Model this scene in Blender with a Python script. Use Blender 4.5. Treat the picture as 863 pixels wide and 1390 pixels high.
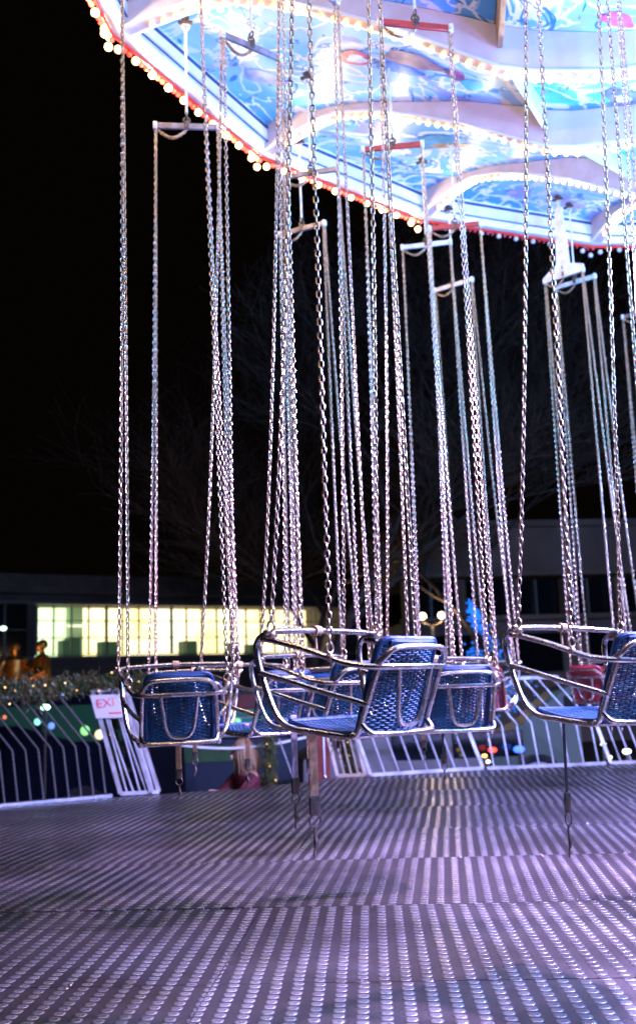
import bpy, math, random
from mathutils import Vector, Matrix, Quaternion
random.seed(7)
rnd = random.Random(11)
for o in list(bpy.data.objects): bpy.data.objects.remove(o)
S = bpy.context.scene; COL = S.collection
# ---------------------------------------------------------------- camera, world, exposure
CAMZ = 1.0
FPX = 1500.0; CXP, CYP = 431.5, 650.0; YH = 930.0; ROLL = math.radians(2.0)
PITCH = math.atan((YH-CYP)/FPX)
fw = Vector((0, math.cos(PITCH), math.sin(PITCH)))
up0 = Vector((0, -math.sin(PITCH), math.cos(PITCH))); rt0 = Vector((1, 0, 0))
rt = rt0*math.cos(ROLL) - up0*math.sin(ROLL); up = rt0*math.sin(ROLL) + up0*math.cos(ROLL)
cd = bpy.data.cameras.new('camera'); cam = bpy.data.objects.new('camera', cd); COL.objects.link(cam)
M3 = Matrix((rt, up, -fw)).transposed()
cam.matrix_world = Matrix.Translation((0, 0, CAMZ)) @ M3.to_4x4()
cd.sensor_fit = 'AUTO'; cd.sensor_width = 36; cd.lens = 36*FPX/1390.0
cd.shift_y = -(695.0-CYP)/1390.0
cd.clip_start = 0.05; cd.clip_end = 500
cd.dof.use_dof = True; cd.dof.focus_distance = 4.15; cd.dof.aperture_fstop = 2.8
S.camera = cam
w = bpy.data.worlds.new('World'); S.world = w; w.use_nodes = True
w.node_tree.nodes['Background'].inputs[0].default_value = (0.34, 0.24, 0.18, 1)
w.node_tree.nodes['Background'].inputs[1].default_value = 0.0040
S.view_settings.view_transform = 'Standard'; S.view_settings.look = 'None'
S.view_settings.exposure = 0.0; S.view_settings.gamma = 1
try: S.cycles.use_denoising = True; S.cycles.max_bounces = 6; S.cycles.sample_clamp_indirect = 8
except Exception: pass
def at(px, py, z):
    """world point at height z (deck = 0) seen at a photo pixel"""
    v = fw + rt*(px-CXP)/FPX - up*(py-CYP)/FPX
    v = v*((z-CAMZ)/v.z); return Vector((v.x, v.y, z))
def atd(px, py, d):
    v = fw + rt*(px-CXP)/FPX - up*(py-CYP)/FPX
    v = v*(d/v.y); return Vector((v.x, v.y, v.z+CAMZ))
# ---------------------------------------------------------------- materials
def mat(name, col=(.5,.5,.5), rough=.5, metal=0., emit=None, es=0., noise=None, bump=0., bscale=60., spec=.5, coat=0.):
    m = bpy.data.materials.new(name); m.use_nodes = True; nt = m.node_tree; b = nt.nodes['Principled BSDF']
    b.inputs['Base Color'].default_value = (*col, 1); b.inputs['Roughness'].default_value = rough
    b.inputs['Metallic'].default_value = metal; b.inputs['Specular IOR Level'].default_value = spec
    b.inputs['Coat Weight'].default_value = coat
    if emit: b.inputs['Emission Color'].default_value = (*emit, 1); b.inputs['Emission Strength'].default_value = es
    tc = nt.nodes.new('ShaderNodeTexCoord')
    if noise:
        c2, sc = noise
        n = nt.nodes.new('ShaderNodeTexNoise'); n.inputs['Scale'].default_value = sc; n.inputs['Detail'].default_value = 6
        r = nt.nodes.new('ShaderNodeValToRGB'); r.color_ramp.elements[0].position = .38; r.color_ramp.elements[1].position = .66
        r.color_ramp.elements[0].color = (*col, 1); r.color_ramp.elements[1].color = (*c2, 1)
        nt.links.new(tc.outputs['Object'], n.inputs['Vector']); nt.links.new(n.outputs['Fac'], r.inputs[0]); nt.links.new(r.outputs[0], b.inputs['Base Color'])
        mr = nt.nodes.new('ShaderNodeMapRange'); mr.inputs[3].default_value = rough*.75; mr.inputs[4].default_value = min(1, rough*1.4)
        nt.links.new(n.outputs['Fac'], mr.inputs[0]); nt.links.new(mr.outputs[0], b.inputs['Roughness'])
    if bump:
        n2 = nt.nodes.new('ShaderNodeTexNoise'); n2.inputs['Scale'].default_value = bscale; n2.inputs['Detail'].default_value = 4
        bp = nt.nodes.new('ShaderNodeBump'); bp.inputs['Strength'].default_value = bump; bp.inputs['Distance'].default_value = .01
        nt.links.new(tc.outputs['Object'], n2.inputs['Vector']); nt.links.new(n2.outputs['Fac'], bp.inputs['Height']); nt.links.new(bp.outputs[0], b.inputs['Normal'])
    return m
M = {}
M['chrome'] = mat('chrome', (.78,.73,.68), .25, 1, noise=((.40,.33,.27), 16), bump=.04, bscale=90)
M['chain'] = mat('galvanised_chain', (.64,.46,.31), .38, 1, noise=((.34,.23,.15), 60))
M['blue'] = mat('blue_plastic_cord', (.001,.036,.095), .48, 0, noise=((.002,.066,.145), 18), spec=.3)
M['bluerim'] = mat('blue_plastic_edge', (.001,.035,.11), .5, 0, noise=((.001,.022,.08), 25), spec=.3, bump=.2, bscale=150)
M['redc'] = mat('red_plastic_cord', (.17,.008,.014), .4, 0, noise=((.11,.006,.01), 30))
M['tan'] = mat('tan_webbing', (.50,.32,.16), .85, 0, noise=((.36,.22,.11), 60), bump=.4, bscale=400)
M['lilac'] = mat('grey_webbing', (.36,.32,.36), .8, 0, noise=((.25,.21,.24), 60), bump=.4, bscale=400)
M['black'] = mat('black_webbing', (.015,.014,.016), .6, 0, noise=((.03,.028,.03), 40))
M['iron'] = mat('dark_iron', (.10,.085,.075), .42, .8, noise=((.2,.15,.11), 50), bump=.2)
M['redbar'] = mat('red_painted_steel', (.45,.05,.035), .4, .1, noise=((.33,.04,.03), 25), bump=.1)
M['graybar'] = mat('worn_grey_steel', (.34,.29,.30), .45, .5, noise=((.22,.16,.15), 18), bump=.15)
M['whitebar'] = mat('white_painted_steel', (.72,.70,.68), .45, .1, noise=((.58,.52,.46), 18), bump=.1)
M['cream'] = mat('cream_paint', (.72,.66,.64), .45, 0, noise=((.62,.55,.53), 6), bump=.08, bscale=30)
M['pink'] = mat('rose_cream_paint', (.62,.50,.50), .5, 0, noise=((.52,.40,.38), 5), bump=.08, bscale=30)
M['white'] = mat('white_paint', (.80,.80,.80), .45, 0, noise=((.70,.70,.70), 7))
M['navy'] = mat('navy_trim', (.02,.05,.14), .5)
M['redstrip'] = mat('red_lamp_strip', (.55,.03,.02), .4, 0, emit=(1,.05,.02), es=.12)
M['bulb'] = mat('warm_bulb', (1,.9,.7), .2, 0, emit=(1,.62,.22), es=8)
M['bulbrib'] = mat('yellow_bulb', (1,.8,.3), .2, 0, emit=(1,.60,.12), es=5)
M['redbulb'] = mat('red_bulb', (1,.1,.05), .2, 0, emit=(1,.07,.04), es=4.5)
M['shadedbeam'] = mat('shaded_brown_beam', (.24,.11,.05), .4, .2, noise=((.34,.19,.08), 12), bump=.3, bscale=40)
M['fence'] = mat('fence_steel', (.52,.52,.55), .28, .9, noise=((.38,.37,.38), 12))
M['fencew'] = mat('gate_white_paint', (.52,.50,.52), .45, .2, noise=((.30,.27,.26), 5))
M['fencet'] = mat('gate_tan_paint', (.50,.38,.28), .45, .2, noise=((.36,.26,.18), 9))
M['gold'] = mat('gilded_bronze', (.62,.30,.06), .38, .9, noise=((.38,.16,.03), 6), bump=.5, bscale=12)
M['rope'] = mat('pale_rope', (.55,.52,.48), .8)
M['bark'] = mat('tree_bark', (.11,.075,.05), .9, 0, noise=((.04,.028,.02), 8), bump=.5, bscale=20)
M['asphalt'] = mat('asphalt', (.045,.045,.05), .75, 0, noise=((.03,.03,.032), 3), bump=.3, bscale=80)
M['render'] = mat('dark_render', (.16,.13,.12), .8, 0, noise=((.10,.085,.08), .8), bump=.2, bscale=10)
M['concrete'] = mat('concrete', (.36,.27,.21), .85, 0, noise=((.22,.165,.13), .7), bump=.4, bscale=6)
M['frame'] = mat('window_frame_metal', (.22,.23,.21), .5, .3)
M['dglass'] = mat('dark_glass', (.012,.016,.02), .08, 0, spec=.8)
M['roof'] = mat('dark_roof', (.20,.15,.12), .8, 0, noise=((.13,.10,.08), 2))
# ---------------------------------------------------------------- mesh helpers
class MB:
    def __init__(s): s.v = []; s.f = []
    def add(s, vs, fs):
        n = len(s.v); s.v += [tuple(p) for p in vs]; s.f += [tuple(i+n for i in f) for f in fs]; return s
    def box(s, c, d, R=None, taper=1.):
        x, y, z = (q/2 for q in d); vs = []
        for k, (a, b, e) in enumerate(((-1,-1,-1),(1,-1,-1),(1,1,-1),(-1,1,-1),(-1,-1,1),(1,-1,1),(1,1,1),(-1,1,1))):
            t = taper if e > 0 else 1
            p = Vector((a*x*t, b*y*t, e*z))
            if R: p = R @ p
            vs.append(p+Vector(c))
        return s.add(vs, [(0,3,2,1),(4,5,6,7),(0,1,5,4),(1,2,6,5),(2,3,7,6),(3,0,4,7)])
    def rbox(s, c, d, b=.01, R=None):
        # bevelled box: three overlapping-free ring layers
        x, y, z = (q/2 for q in d); b = min(b, x*.9, y*.9, z*.9); vs = []; fs = []
        def ring(ix, zz):
            return [Vector(p) for p in ((-x+ix+b,-y+ix,zz),(x-ix-b,-y+ix,zz),(x-ix,-y+ix+b,zz),(x-ix,y-ix-b,zz),(x-ix-b,y-ix,zz),(-x+ix+b,y-ix,zz),(-x+ix,y-ix-b,zz),(-x+ix,-y+ix+b,zz))]
        for ix, zz in ((b*.99,-z),(0,-z+b),(0,z-b),(b*.99,z)):
            for p in ring(ix, zz): vs.append((R@p if R else p)+Vector(c))
        for k in range(3):
            for i in range(8): j = (i+1)%8; fs.append((k*8+i,k*8+j,k*8+8+j,k*8+8+i))
        fs.append(tuple(range(7,-1,-1))); fs.append(tuple(range(24,32)))
        return s.add(vs, fs)
    def tube(s, P, r, n=8, closed=False, ry=None, cap=True):
        P = [Vector(p) for p in P]; N = len(P); vs = []; fs = []
        rr = r if isinstance(r, (list,tuple)) else [r]*N
        T = []
        for i in range(N):
            a = P[(i-1)%N] if (closed or i > 0) else P[i]; b = P[(i+1)%N] if (closed or i < N-1) else P[i]
            t = (b-a); T.append(t.normalized() if t.length > 1e-9 else Vector((0,0,1)))
        u = T[0].orthogonal().normalized()
        if ry is not None: u = (Vector((0,0,1))-T[0]*T[0].z).normalized() if abs(T[0].z) < .95 else u
        for i in range(N):
            if i: u = (T[i-1].rotation_difference(T[i])) @ u
            u = (u-T[i]*u.dot(T[i])).normalized(); w_ = T[i].cross(u)
            for k in range(n):
                a = 2*math.pi*k/n
                vs.append(P[i]+u*math.cos(a)*(ry if ry else 1)*rr[i]+w_*math.sin(a)*rr[i])
        for i in range(N if closed else N-1):
            j = (i+1) % N
            for k in range(n): l = (k+1)%n; fs.append((i*n+k,i*n+l,j*n+l,j*n+k))
        if cap and not closed:
            fs.append(tuple(range(n-1,-1,-1))); fs.append(tuple((N-1)*n+k for k in range(n)))
        return s.add(vs, fs)
    def ball(s, c, r, n=8, m=6, sc=(1,1,1)):
        vs = [Vector(c)+Vector((0,0,r*sc[2]))]; fs = []
        for i in range(1, m):
            a = math.pi*i/m
            for k in range(n):
                b = 2*math.pi*k/n; vs.append(Vector(c)+Vector((r*sc[0]*math.sin(a)*math.cos(b), r*sc[1]*math.sin(a)*math.sin(b), r*sc[2]*math.cos(a))))
        vs.append(Vector(c)-Vector((0,0,r*sc[2])))
        for k in range(n): fs.append((0,1+k,1+(k+1)%n)); fs.append((len(vs)-1, 1+(m-2)*n+(k+1)%n, 1+(m-2)*n+k))
        for i in range(m-2):
            for k in range(n): l=(k+1)%n; fs.append((1+i*n+k,1+(i+1)*n+k,1+(i+1)*n+l,1+i*n+l))
        return s.add(vs, fs)
    def torus(s, c, R, r, ax=(0,0,1), n=14, m=6, sx=1.):
        q = Vector((0,0,1)).rotation_difference(Vector(ax))
        return s.tube([Vector(c)+q@Vector((R*sx*math.cos(2*math.pi*i/n), R*math.sin(2*math.pi*i/n), 0)) for i in range(n)], r, m, closed=True)
    def build(s, name, m, parent=None, smooth=True):
        me = bpy.data.meshes.new(name); me.from_pydata(s.v, [], s.f); me.update()
        if smooth:
            me.polygons.foreach_set('use_smooth', [True]*len(me.polygons))
            try: me.set_sharp_from_angle(angle=math.radians(38))
            except Exception: pass
        if m: me.materials.append(m)
        o = bpy.data.objects.new(name, me); COL.objects.link(o)
        if parent: o.parent = parent
        return o
def smooth(P, k=6, closed=False):
    P = [Vector(p) for p in P]; N = len(P); out = []
    for i in range(N if closed else N-1):
        if closed: a,b,c,d = P[(i-1)%N],P[i],P[(i+1)%N],P[(i+2)%N]
        else: a,b,c,d = P[max(i-1,0)],P[i],P[i+1],P[min(i+2,N-1)]
        for j in range(k):
            t = j/k; out.append(.5*((2*b)+(c-a)*t+(2*a-5*b+4*c-d)*t*t+(3*b-a-3*c+d)*t**3))
    if not closed: out.append(P[-1])
    return out
def empty(name, loc=(0,0,0), rz=0., label=None, cat=None, group=None):
    o = bpy.data.objects.new(name, None); COL.objects.link(o); o.location = loc; o.rotation_euler = (0,0,rz); o.empty_display_size = .1
    if label: tag(o, label, cat, group)
    return o
def tag(o, label=None, cat=None, group=None, kind=None):
    if label: o['label'] = label
    if cat: o['category'] = cat
    if group: o['group'] = group
    if kind: o['kind'] = kind
    return o
def kids(o): return [c for c in bpy.data.objects if c.parent == o]
def copy_tree(o, parent=None):
    ch = kids(o); c = o.copy(); COL.objects.link(c)
    if parent: c.parent = parent
    for k in ch: copy_tree(k, c)
    return c
# ---------------------------------------------------------------- ground and deck
GZ = -.9
g = MB(); g.add([(-200,-60,GZ),(200,-60,GZ),(200,260,GZ),(-200,260,GZ)], [(0,1,2,3)])
tag(g.build('ground', M['asphalt'], smooth=False), kind='structure')
CC = Vector((4.23, 5.07, 0))                      # centre of the ride
edge_px = [(-60,1102),(0,1095),(150,1083),(215,1078),(340,1070),(450,1057),(500,1054.5),(720,1042),(863,1037)]
edge = [at(x, y, 0) for x, y in edge_px]
def pol(r, deg, z=0): return Vector((CC.x+r*math.cos(math.radians(deg)), CC.y+r*math.sin(math.radians(deg)), z))
a0 = math.degrees(math.atan2(edge[0].y-CC.y, edge[0].x-CC.x)); a1 = math.degrees(math.atan2(edge[-1].y-CC.y, edge[-1].x-CC.x))
ring = []
aa = a0+14
while aa < 360+a1-6: ring.append(pol(8.7 if aa < 300 else 8.3, aa)); aa += 14
outline = list(reversed(edge)) + ring             # counter-clockwise
def deck_material():
    m = bpy.data.materials.new('tread_plate'); m.use_nodes = True; nt = m.node_tree; N = nt.nodes.new; L = nt.links.new
    b = nt.nodes['Principled BSDF']; b.inputs['Metallic'].default_value = .85
    tc = N('ShaderNodeTexCoord'); mp = N('ShaderNodeMapping'); mp.inputs['Rotation'].default_value = (0,0,0)
    ra = N('ShaderNodeAttribute'); ra.attribute_name = 'turn'; vr = N('ShaderNodeVectorRotate'); vr.rotation_type = 'Z_AXIS'; L(tc.outputs['Object'], vr.inputs['Vector']); L(ra.outputs['Fac'], vr.inputs['Angle'])
    L(vr.outputs[0], mp.inputs['Vector'])
    sx = N('ShaderNodeSeparateXYZ'); L(mp.outputs[0], sx.inputs[0])
    def mth(op, a, b_=None):
        n = N('ShaderNodeMath'); n.operation = op
        for i, q in enumerate((a, b_)):
            if q is None: continue
            if isinstance(q, (int, float)): n.inputs[i].default_value = q
            else: L(q, n.inputs[i])
        return n.outputs[0]
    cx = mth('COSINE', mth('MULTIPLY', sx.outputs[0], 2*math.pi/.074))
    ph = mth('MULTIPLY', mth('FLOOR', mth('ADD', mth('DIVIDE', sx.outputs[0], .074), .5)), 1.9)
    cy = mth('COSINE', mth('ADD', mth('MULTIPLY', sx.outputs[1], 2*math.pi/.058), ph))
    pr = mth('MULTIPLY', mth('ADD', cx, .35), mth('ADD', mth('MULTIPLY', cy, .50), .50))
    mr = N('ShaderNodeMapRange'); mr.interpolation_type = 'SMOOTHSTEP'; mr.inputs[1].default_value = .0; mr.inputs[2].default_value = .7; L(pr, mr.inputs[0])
    at_ = N('ShaderNodeAttribute'); at_.attribute_name = 'tone'
    n1 = N('ShaderNodeTexNoise'); n1.inputs['Scale'].default_value = 1.1; n1.inputs['Detail'].default_value = 7; L(tc.outputs['Object'], n1.inputs['Vector'])
    n2 = N('ShaderNodeTexNoise'); n2.inputs['Scale'].default_value = 55; n2.inputs['Detail'].default_value = 5; L(tc.outputs['Object'], n2.inputs['Vector'])
    low = N('ShaderNodeMixRGB'); low.inputs[1].default_value = (.035,.030,.032,1); low.inputs[2].default_value = (.12,.105,.10,1); L(n1.outputs['Fac'], low.inputs[0])  # gap colour: grime, darkened further as painted shade between tread columns
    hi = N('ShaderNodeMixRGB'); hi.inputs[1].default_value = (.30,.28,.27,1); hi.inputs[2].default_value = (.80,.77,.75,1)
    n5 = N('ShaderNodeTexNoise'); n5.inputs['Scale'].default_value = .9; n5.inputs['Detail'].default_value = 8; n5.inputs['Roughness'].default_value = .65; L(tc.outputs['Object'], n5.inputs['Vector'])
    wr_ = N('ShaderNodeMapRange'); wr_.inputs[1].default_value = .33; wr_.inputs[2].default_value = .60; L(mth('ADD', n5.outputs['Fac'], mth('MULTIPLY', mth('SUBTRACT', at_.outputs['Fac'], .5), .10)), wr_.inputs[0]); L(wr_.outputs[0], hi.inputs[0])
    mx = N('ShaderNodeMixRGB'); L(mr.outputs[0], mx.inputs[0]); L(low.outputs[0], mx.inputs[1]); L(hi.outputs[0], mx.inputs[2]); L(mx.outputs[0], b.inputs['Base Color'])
    ro = N('ShaderNodeMapRange'); ro.inputs[3].default_value = .55; ro.inputs[4].default_value = .25; L(mr.outputs[0], ro.inputs[0])
    ro2 = mth('ADD', ro.outputs[0], mth('MULTIPLY', mth('SUBTRACT', n1.outputs['Fac'], .5), .35)); L(ro2, b.inputs['Roughness'])
    n3 = N('ShaderNodeTexNoise'); n3.inputs['Scale'].default_value = 1.5; n3.inputs['Detail'].default_value = 2
    mp3 = N('ShaderNodeMapping'); mp3.inputs['Scale'].default_value = (.5,1.6,1); L(tc.outputs['Object'], mp3.inputs['Vector']); L(mp3.outputs[0], n3.inputs['Vector'])
    hh = mth('ADD', mth('ADD', mr.outputs[0], mth('MULTIPLY', n2.outputs['Fac'], .22)), mth('MULTIPLY', n3.outputs['Fac'], 4.0))
    bp = N('ShaderNodeBump'); bp.inputs['Strength'].default_value = .85; bp.inputs['Distance'].default_value = .006; L(hh, bp.inputs['Height']); L(bp.outputs[0], b.inputs['Normal'])
    return m
import bmesh
bm = bmesh.new(); vv = [bm.verts.new(p) for p in outline]; bm.faces.new(vv)
RA = math.radians(-4); ux = Vector((math.cos(RA), math.sin(RA), 0)); uy = Vector((-math.sin(RA), math.cos(RA), 0))
o1 = Vector((.1, 5.36, 0)); 
for k in range(-8, 9): bmesh.ops.bisect_plane(bm, geom=bm.verts[:]+bm.edges[:]+bm.faces[:], plane_co=o1+uy*1.34*k, plane_no=uy)
for k in range(-5, 7): bmesh.ops.bisect_plane(bm, geom=bm.verts[:]+bm.edges[:]+bm.faces[:], plane_co=Vector((-.33,5.36,0))+ux*2.42*k, plane_no=ux)
dk = MB(); tones = []; turns = []; bolts = MB()
for f in bm.faces:
    c = f.calc_center_median(); ps = [v.co.copy() for v in f.verts]
    tx, ty, tz = rnd.uniform(-1,1)*.0022, rnd.uniform(-1,1)*.0035, rnd.uniform(-.001,.001)
    q = []
    for p in ps:
        d = (c-p); p2 = p + d.normalized()*.0035; e = p2-c; q.append(Vector((p2.x, p2.y, tz+e.x*tx+e.y*ty)))
    n = len(q); dk.add(q+[p-Vector((0,0,.02)) for p in q], [tuple(range(n))]+[(i, n+i, n+(i+1)%n, (i+1)%n) for i in range(n)])
    tones += [rnd.random()]*(1+n)
    row = math.floor((c-o1).dot(uy)/1.34)+1; turns += [math.radians((2.3 if row <= 0 else 6.2)+rnd.uniform(-.35,.35))]*(1+n)
    for i in range(n):
        e0, e1 = q[i], q[(i+1)%n]; ln = (e1-e0).length
        if ln > .6 and c.y < 9.5:
            for j in range(1, int(ln/.42)):
                b0 = e0.lerp(e1, j/int(ln/.42)); b0 = b0+(c-b0).normalized()*.03; bolts.tube([b0, b0+Vector((0,0,.0035))], [.009,.006], 7)
bm.free()
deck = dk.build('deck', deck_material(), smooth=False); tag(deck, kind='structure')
ta = deck.data.attributes.new('tone', 'FLOAT', 'FACE'); ta.data.foreach_set('value', tones)
ta = deck.data.attributes.new('turn', 'FLOAT', 'FACE'); ta.data.foreach_set('value', turns)
tag(bolts.build('deck_bolts', M['iron']), kind='structure')
sk = MB(); n = len(outline)
sk.add([p-Vector((0,0,.03)) for p in outline]+[p-Vector((0,0,.16)) for p in outline], [tuple(range(n)), tuple(range(2*n-1,n-1,-1))]+[(i,n+i,n+(i+1)%n,(i+1)%n) for i in range(n)])
tag(sk.build('deck_base', M['iron'], smooth=False), kind='structure')
lg = MB()
for i, p in enumerate(outline):
    q = p+(CC-p).normalized()*.25; lg.tube([(q.x,q.y,GZ),(q.x,q.y,-.16)], .04, 8)
tag(lg.build('deck_supports', M['iron']), kind='structure')
# ---------------------------------------------------------------- canopy
ZL = [(5.64,5.27),(5.45,5.31),(5.28,5.34),(5.1,5.365),(4.9,5.36),(4.6,5.27),(4.2,5.09),(3.8,4.88),(3.4,4.63),(3.2,4.51),(3.0,4.44),(2.6,4.36),(2.1,4.33),(1.6,4.35),(1.0,4.40)]
ZT = [(5.66,5.50),(5.45,5.50),(5.28,5.485),(5.1,5.45),(4.9,5.42),(4.6,5.34),(4.2,5.20),(3.8,5.06),(3.4,4.88),(3.2,4.78),(3.0,4.70),(2.6,4.60),(2.1,4.54),(1.6,4.52),(1.0,4.54)]
def prof(T, r):
    for (r0,z0),(r1,z1) in zip(T, T[1:]):
        if r1 <= r <= r0: t = (r0-r)/(r0-r1); return z0+(z1-z0)*t
    return T[0][1] if r > T[0][0] else T[-1][1]
canopy = empty('canopy', (CC.x, CC.y, 4.5), 0, 'big round fairground ride canopy, lit underside painted pale blue with rows of bulbs', 'ride canopy')
def cl(p): return Vector(p)-Vector((CC.x,CC.y,4.5))
def paint_material():
    m = bpy.data.materials.new('painted_ceiling'); m.use_nodes = True; nt = m.node_tree; N = nt.nodes.new; L = nt.links.new
    b = nt.nodes['Principled BSDF']; b.inputs['Roughness'].default_value = .42
    tc = N('ShaderNodeTexCoord')
    def noise(sc, det, dist, out='Fac'):
        n = N('ShaderNodeTexNoise'); n.inputs['Scale'].default_value = sc; n.inputs['Detail'].default_value = det; n.inputs['Roughness'].default_value = .45; n.inputs['Distortion'].default_value = dist
        L(tc.outputs['Object'], n.inputs['Vector']); return n.outputs[out]
    def ramp(src, stops):
        r = N('ShaderNodeValToRGB'); e = r.color_ramp.elements
        while len(e) < len(stops): e.new(.5)
        for i, (p, c) in enumerate(stops): e[i].position = p; e[i].color = (*c, 1)
        L(src, r.inputs[0]); return r.outputs[0]
    base = ramp(noise(.9, 4, .6), [(.36,(.05,.33,.66)),(.47,(.16,.50,.80)),(.6,(.36,.64,.86))])
    sc1 = ramp(noise(1.5, 3, 3.0), [(.46,(0,0,0)),(.48,(1,1,1)),(.53,(1,1,1)),(.56,(0,0,0))])
    mx = N('ShaderNodeMixRGB'); L(sc1, mx.inputs[0]); L(base, mx.inputs[1]); mx.inputs[2].default_value = (.86,.84,.80,1)
    sc2 = ramp(noise(2.0, 2.5, 3.4), [(.60,(0,0,0)),(.62,(1,1,1)),(.645,(1,1,1)),(.66,(0,0,0))])
    mx2 = N('ShaderNodeMixRGB'); L(sc2, mx2.inputs[0]); L(mx.outputs[0], mx2.inputs[1]); mx2.inputs[2].default_value = (.03,.22,.52,1)
    wn = ramp(noise(1.2, 3, 1.4), [(.62,(0,0,0)),(.66,(1,1,1))])
    mx3 = N('ShaderNodeMixRGB'); L(wn, mx3.inputs[0]); L(mx2.outputs[0], mx3.inputs[1]); mx3.inputs[2].default_value = (.30,.34,.62,1)
    L(mx3.outputs[0], b.inputs['Base Color'])
    return m
M['paint'] = paint_material()
rs_out = [5.60,5.45,5.28,5.1,4.9,4.6,4.2,3.8,3.4,3.22]; rs_in = [3.18,3.0,2.6,2.1,1.6,1.0]
A = [104+20*k for k in range(18)]
def dirv(d): return Vector((math.cos(math.radians(d)), math.sin(math.radians(d)), 0))
for k in range(18):
    a, b = A[k], A[k]+20
    for nm, rs in (('ceiling_panel', rs_out), ('inner_ceiling_panel', rs_in)):
        mb = MB(); vs = []; fs = []; nn = 8
        for r in rs:
            p, q = dirv(a)*r, dirv(b)*r
            for j in range(nn+1): v = p.lerp(q, j/nn); v.z = prof(ZT, r)-4.5; vs.append(v)
        for i in range(len(rs)-1):
            for j in range(nn): s_ = i*(nn+1)+j; fs.append((s_, s_+1, s_+nn+2, s_+nn+1))
        mb.add(vs, fs); mb.build(nm, M['paint'], canopy)
    # rim board: stepped cornice inside the straight rim edge
    mb = MB(); p, q = dirv(a), dirv(b); mid = (p+q)/2; n_ = mid.normalized(); tdir = (q-p).normalized()
    R = Matrix((tdir, n_, Vector((0,0,1)))).transposed(); L_ = (q-p).length
    def slab(mb, r, z0, z1, th, ex=0.): mb.box(mid*r+Vector((0,0,(z0+z1)/2-4.5)), (L_*r-ex, th, z1-z0), R)
    slab(mb, 5.60, 5.34, 5.52, .02); slab(mb, 5.635, 5.275, 5.337, .05)
    mb.build('rim_board', M['white'], canopy, smooth=False)
    mb = MB(); slab(mb, 5.582, 5.455, 5.478, .012); slab(mb, 5.585, 5.340, 5.348, .014); mb.build('dark_trim', M['navy'], canopy, smooth=False)
    mb = MB(); slab(mb, 5.585, 5.365, 5.445, .012); mb.build('cream_moulding', M['cream'], canopy, smooth=False)
    mb = MB(); slab(mb, 5.68, 5.285, 5.75, .03); mb.build('fascia_board', M['cream'], canopy, smooth=False)
    mb = MB(); slab(mb, 5.702, 5.262, 5.284, .012); mb.build('lamp_strip', M['redstrip'], canopy, smooth=False)
    # rib with curved lower edge
    mb = MB(); n2 = Vector((-p.y, p.x, 0)); vs = []; fs = []; hw = .055
    prs = [5.60,5.53,5.45,5.36,5.28,5.19,5.1,5.0,4.9,4.75,4.6,4.4,4.2,4.0,3.8,3.6,3.4,3.3,3.2,3.1,3.0,2.8,2.6,2.35,2.1,1.6,1.0]
    for r in prs:
        for sgn in (-1, 1):
            for zz in (prof(ZL, r), prof(ZT, r)-.002): vs.append(p*r+n2*hw*sgn+Vector((0,0,zz-4.5)))
    for i in range(len(prs)-1):
        e = i*4; fs += [(e,e+4,e+5,e+1),(e+2,e+3,e+7,e+6),(e,e+2,e+6,e+4),(e+1,e+5,e+7,e+3)]
    fs += [(0,1,3,2)]
    mb.add(vs, fs); rib = mb.build('rib', M['pink'], canopy)
    mb = MB(); vs = []; fs = []   # pale bead along the lower edge
    for sgn in (-1, 1): mb.tube([p*r+n2*(hw+.004)*sgn+Vector((0,0,prof(ZL,r)-4.5)) for r in prs], .009, 5)
    mb.build('edge_bead', M['white'], rib)
    # ring beam between ribs
    mb = MB(); slab(mb, 3.20, 4.62, 4.80, .03, .13); 
    if a != 164: mb.build('ring_beam', M['cream'], canopy, smooth=False)
    else:
        tag(mb.build('ring_beam', M['shadedbeam'], canopy, smooth=False), 'ring beam painted brown to stand for weaker light')  # same beam as the others, browned to paint in its weaker light
# roof
mb = MB(); vs = [dirv(d)*5.78+Vector((0,0,1.25)) for d in A]+[dirv(d)*1.5+Vector((0,0,2.3)) for d in A]+[Vector((0,0,2.6))]
mb.add(vs, [(k,(k+1)%18,18+(k+1)%18,18+k) for k in range(18)]+[(18+k,18+(k+1)%18,36) for k in range(18)]); mb.build('roof', M['redbar'], canopy, smooth=False)
# painted figures on the ceiling (flat painted patches following the panel)
def ray_ceiling(px, py):
    v = fw + rt*(px-CXP)/FPX - up*(py-CYP)/FPX; lo = None; t = 3.
    while t < 16:
        P = Vector((0,0,CAMZ))+v*t; d = P-Vector((CC.x,CC.y,P.z)); ang = (math.degrees(math.atan2(d.y,d.x))-104)%20; rr = d.length*math.cos(math.radians(abs(ang-10)))/math.cos(math.radians(10))
        if rr < 5.6 and P.z > prof(ZT, rr)-.006: return P
        t += .01
    return None
def patch(pts, col, name='painted_figure', off=0):
    P = [ray_ceiling(*p) for p in pts]
    if any(p is None for p in P): return
    c = sum(P, Vector())/len(P); vs = [cl(c)]; vs += [cl(p) for p in P]
    mb = MB(); m_ = len(P)
    for v in vs: v.z -= .004+off
    mb.add(vs, [(0,1+i,1+(i+1)%m_) for i in range(m_)]); mb.build(name, mat('figure_paint', col, .4, noise=(tuple(min(1,c_*1.7+.05) for c_ in col), 9)), canopy, smooth=False)
def blob(x, y, w_, h_, rot=0, n=18, wob=.12, seed=1):
    r_ = random.Random(seed); out = []
    ph = r_.uniform(0,6)
    for i in range(n):
        a = 2*math.pi*i/n; k = 1+wob*math.sin(3*a+ph)+wob*.6*math.sin(5*a+2*ph); X, Y = w_/2*k*math.cos(a), h_/2*k*math.sin(a)
        out.append((x+X*math.cos(rot)-Y*math.sin(rot), y+X*math.sin(rot)+Y*math.cos(rot)))
    return out
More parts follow.
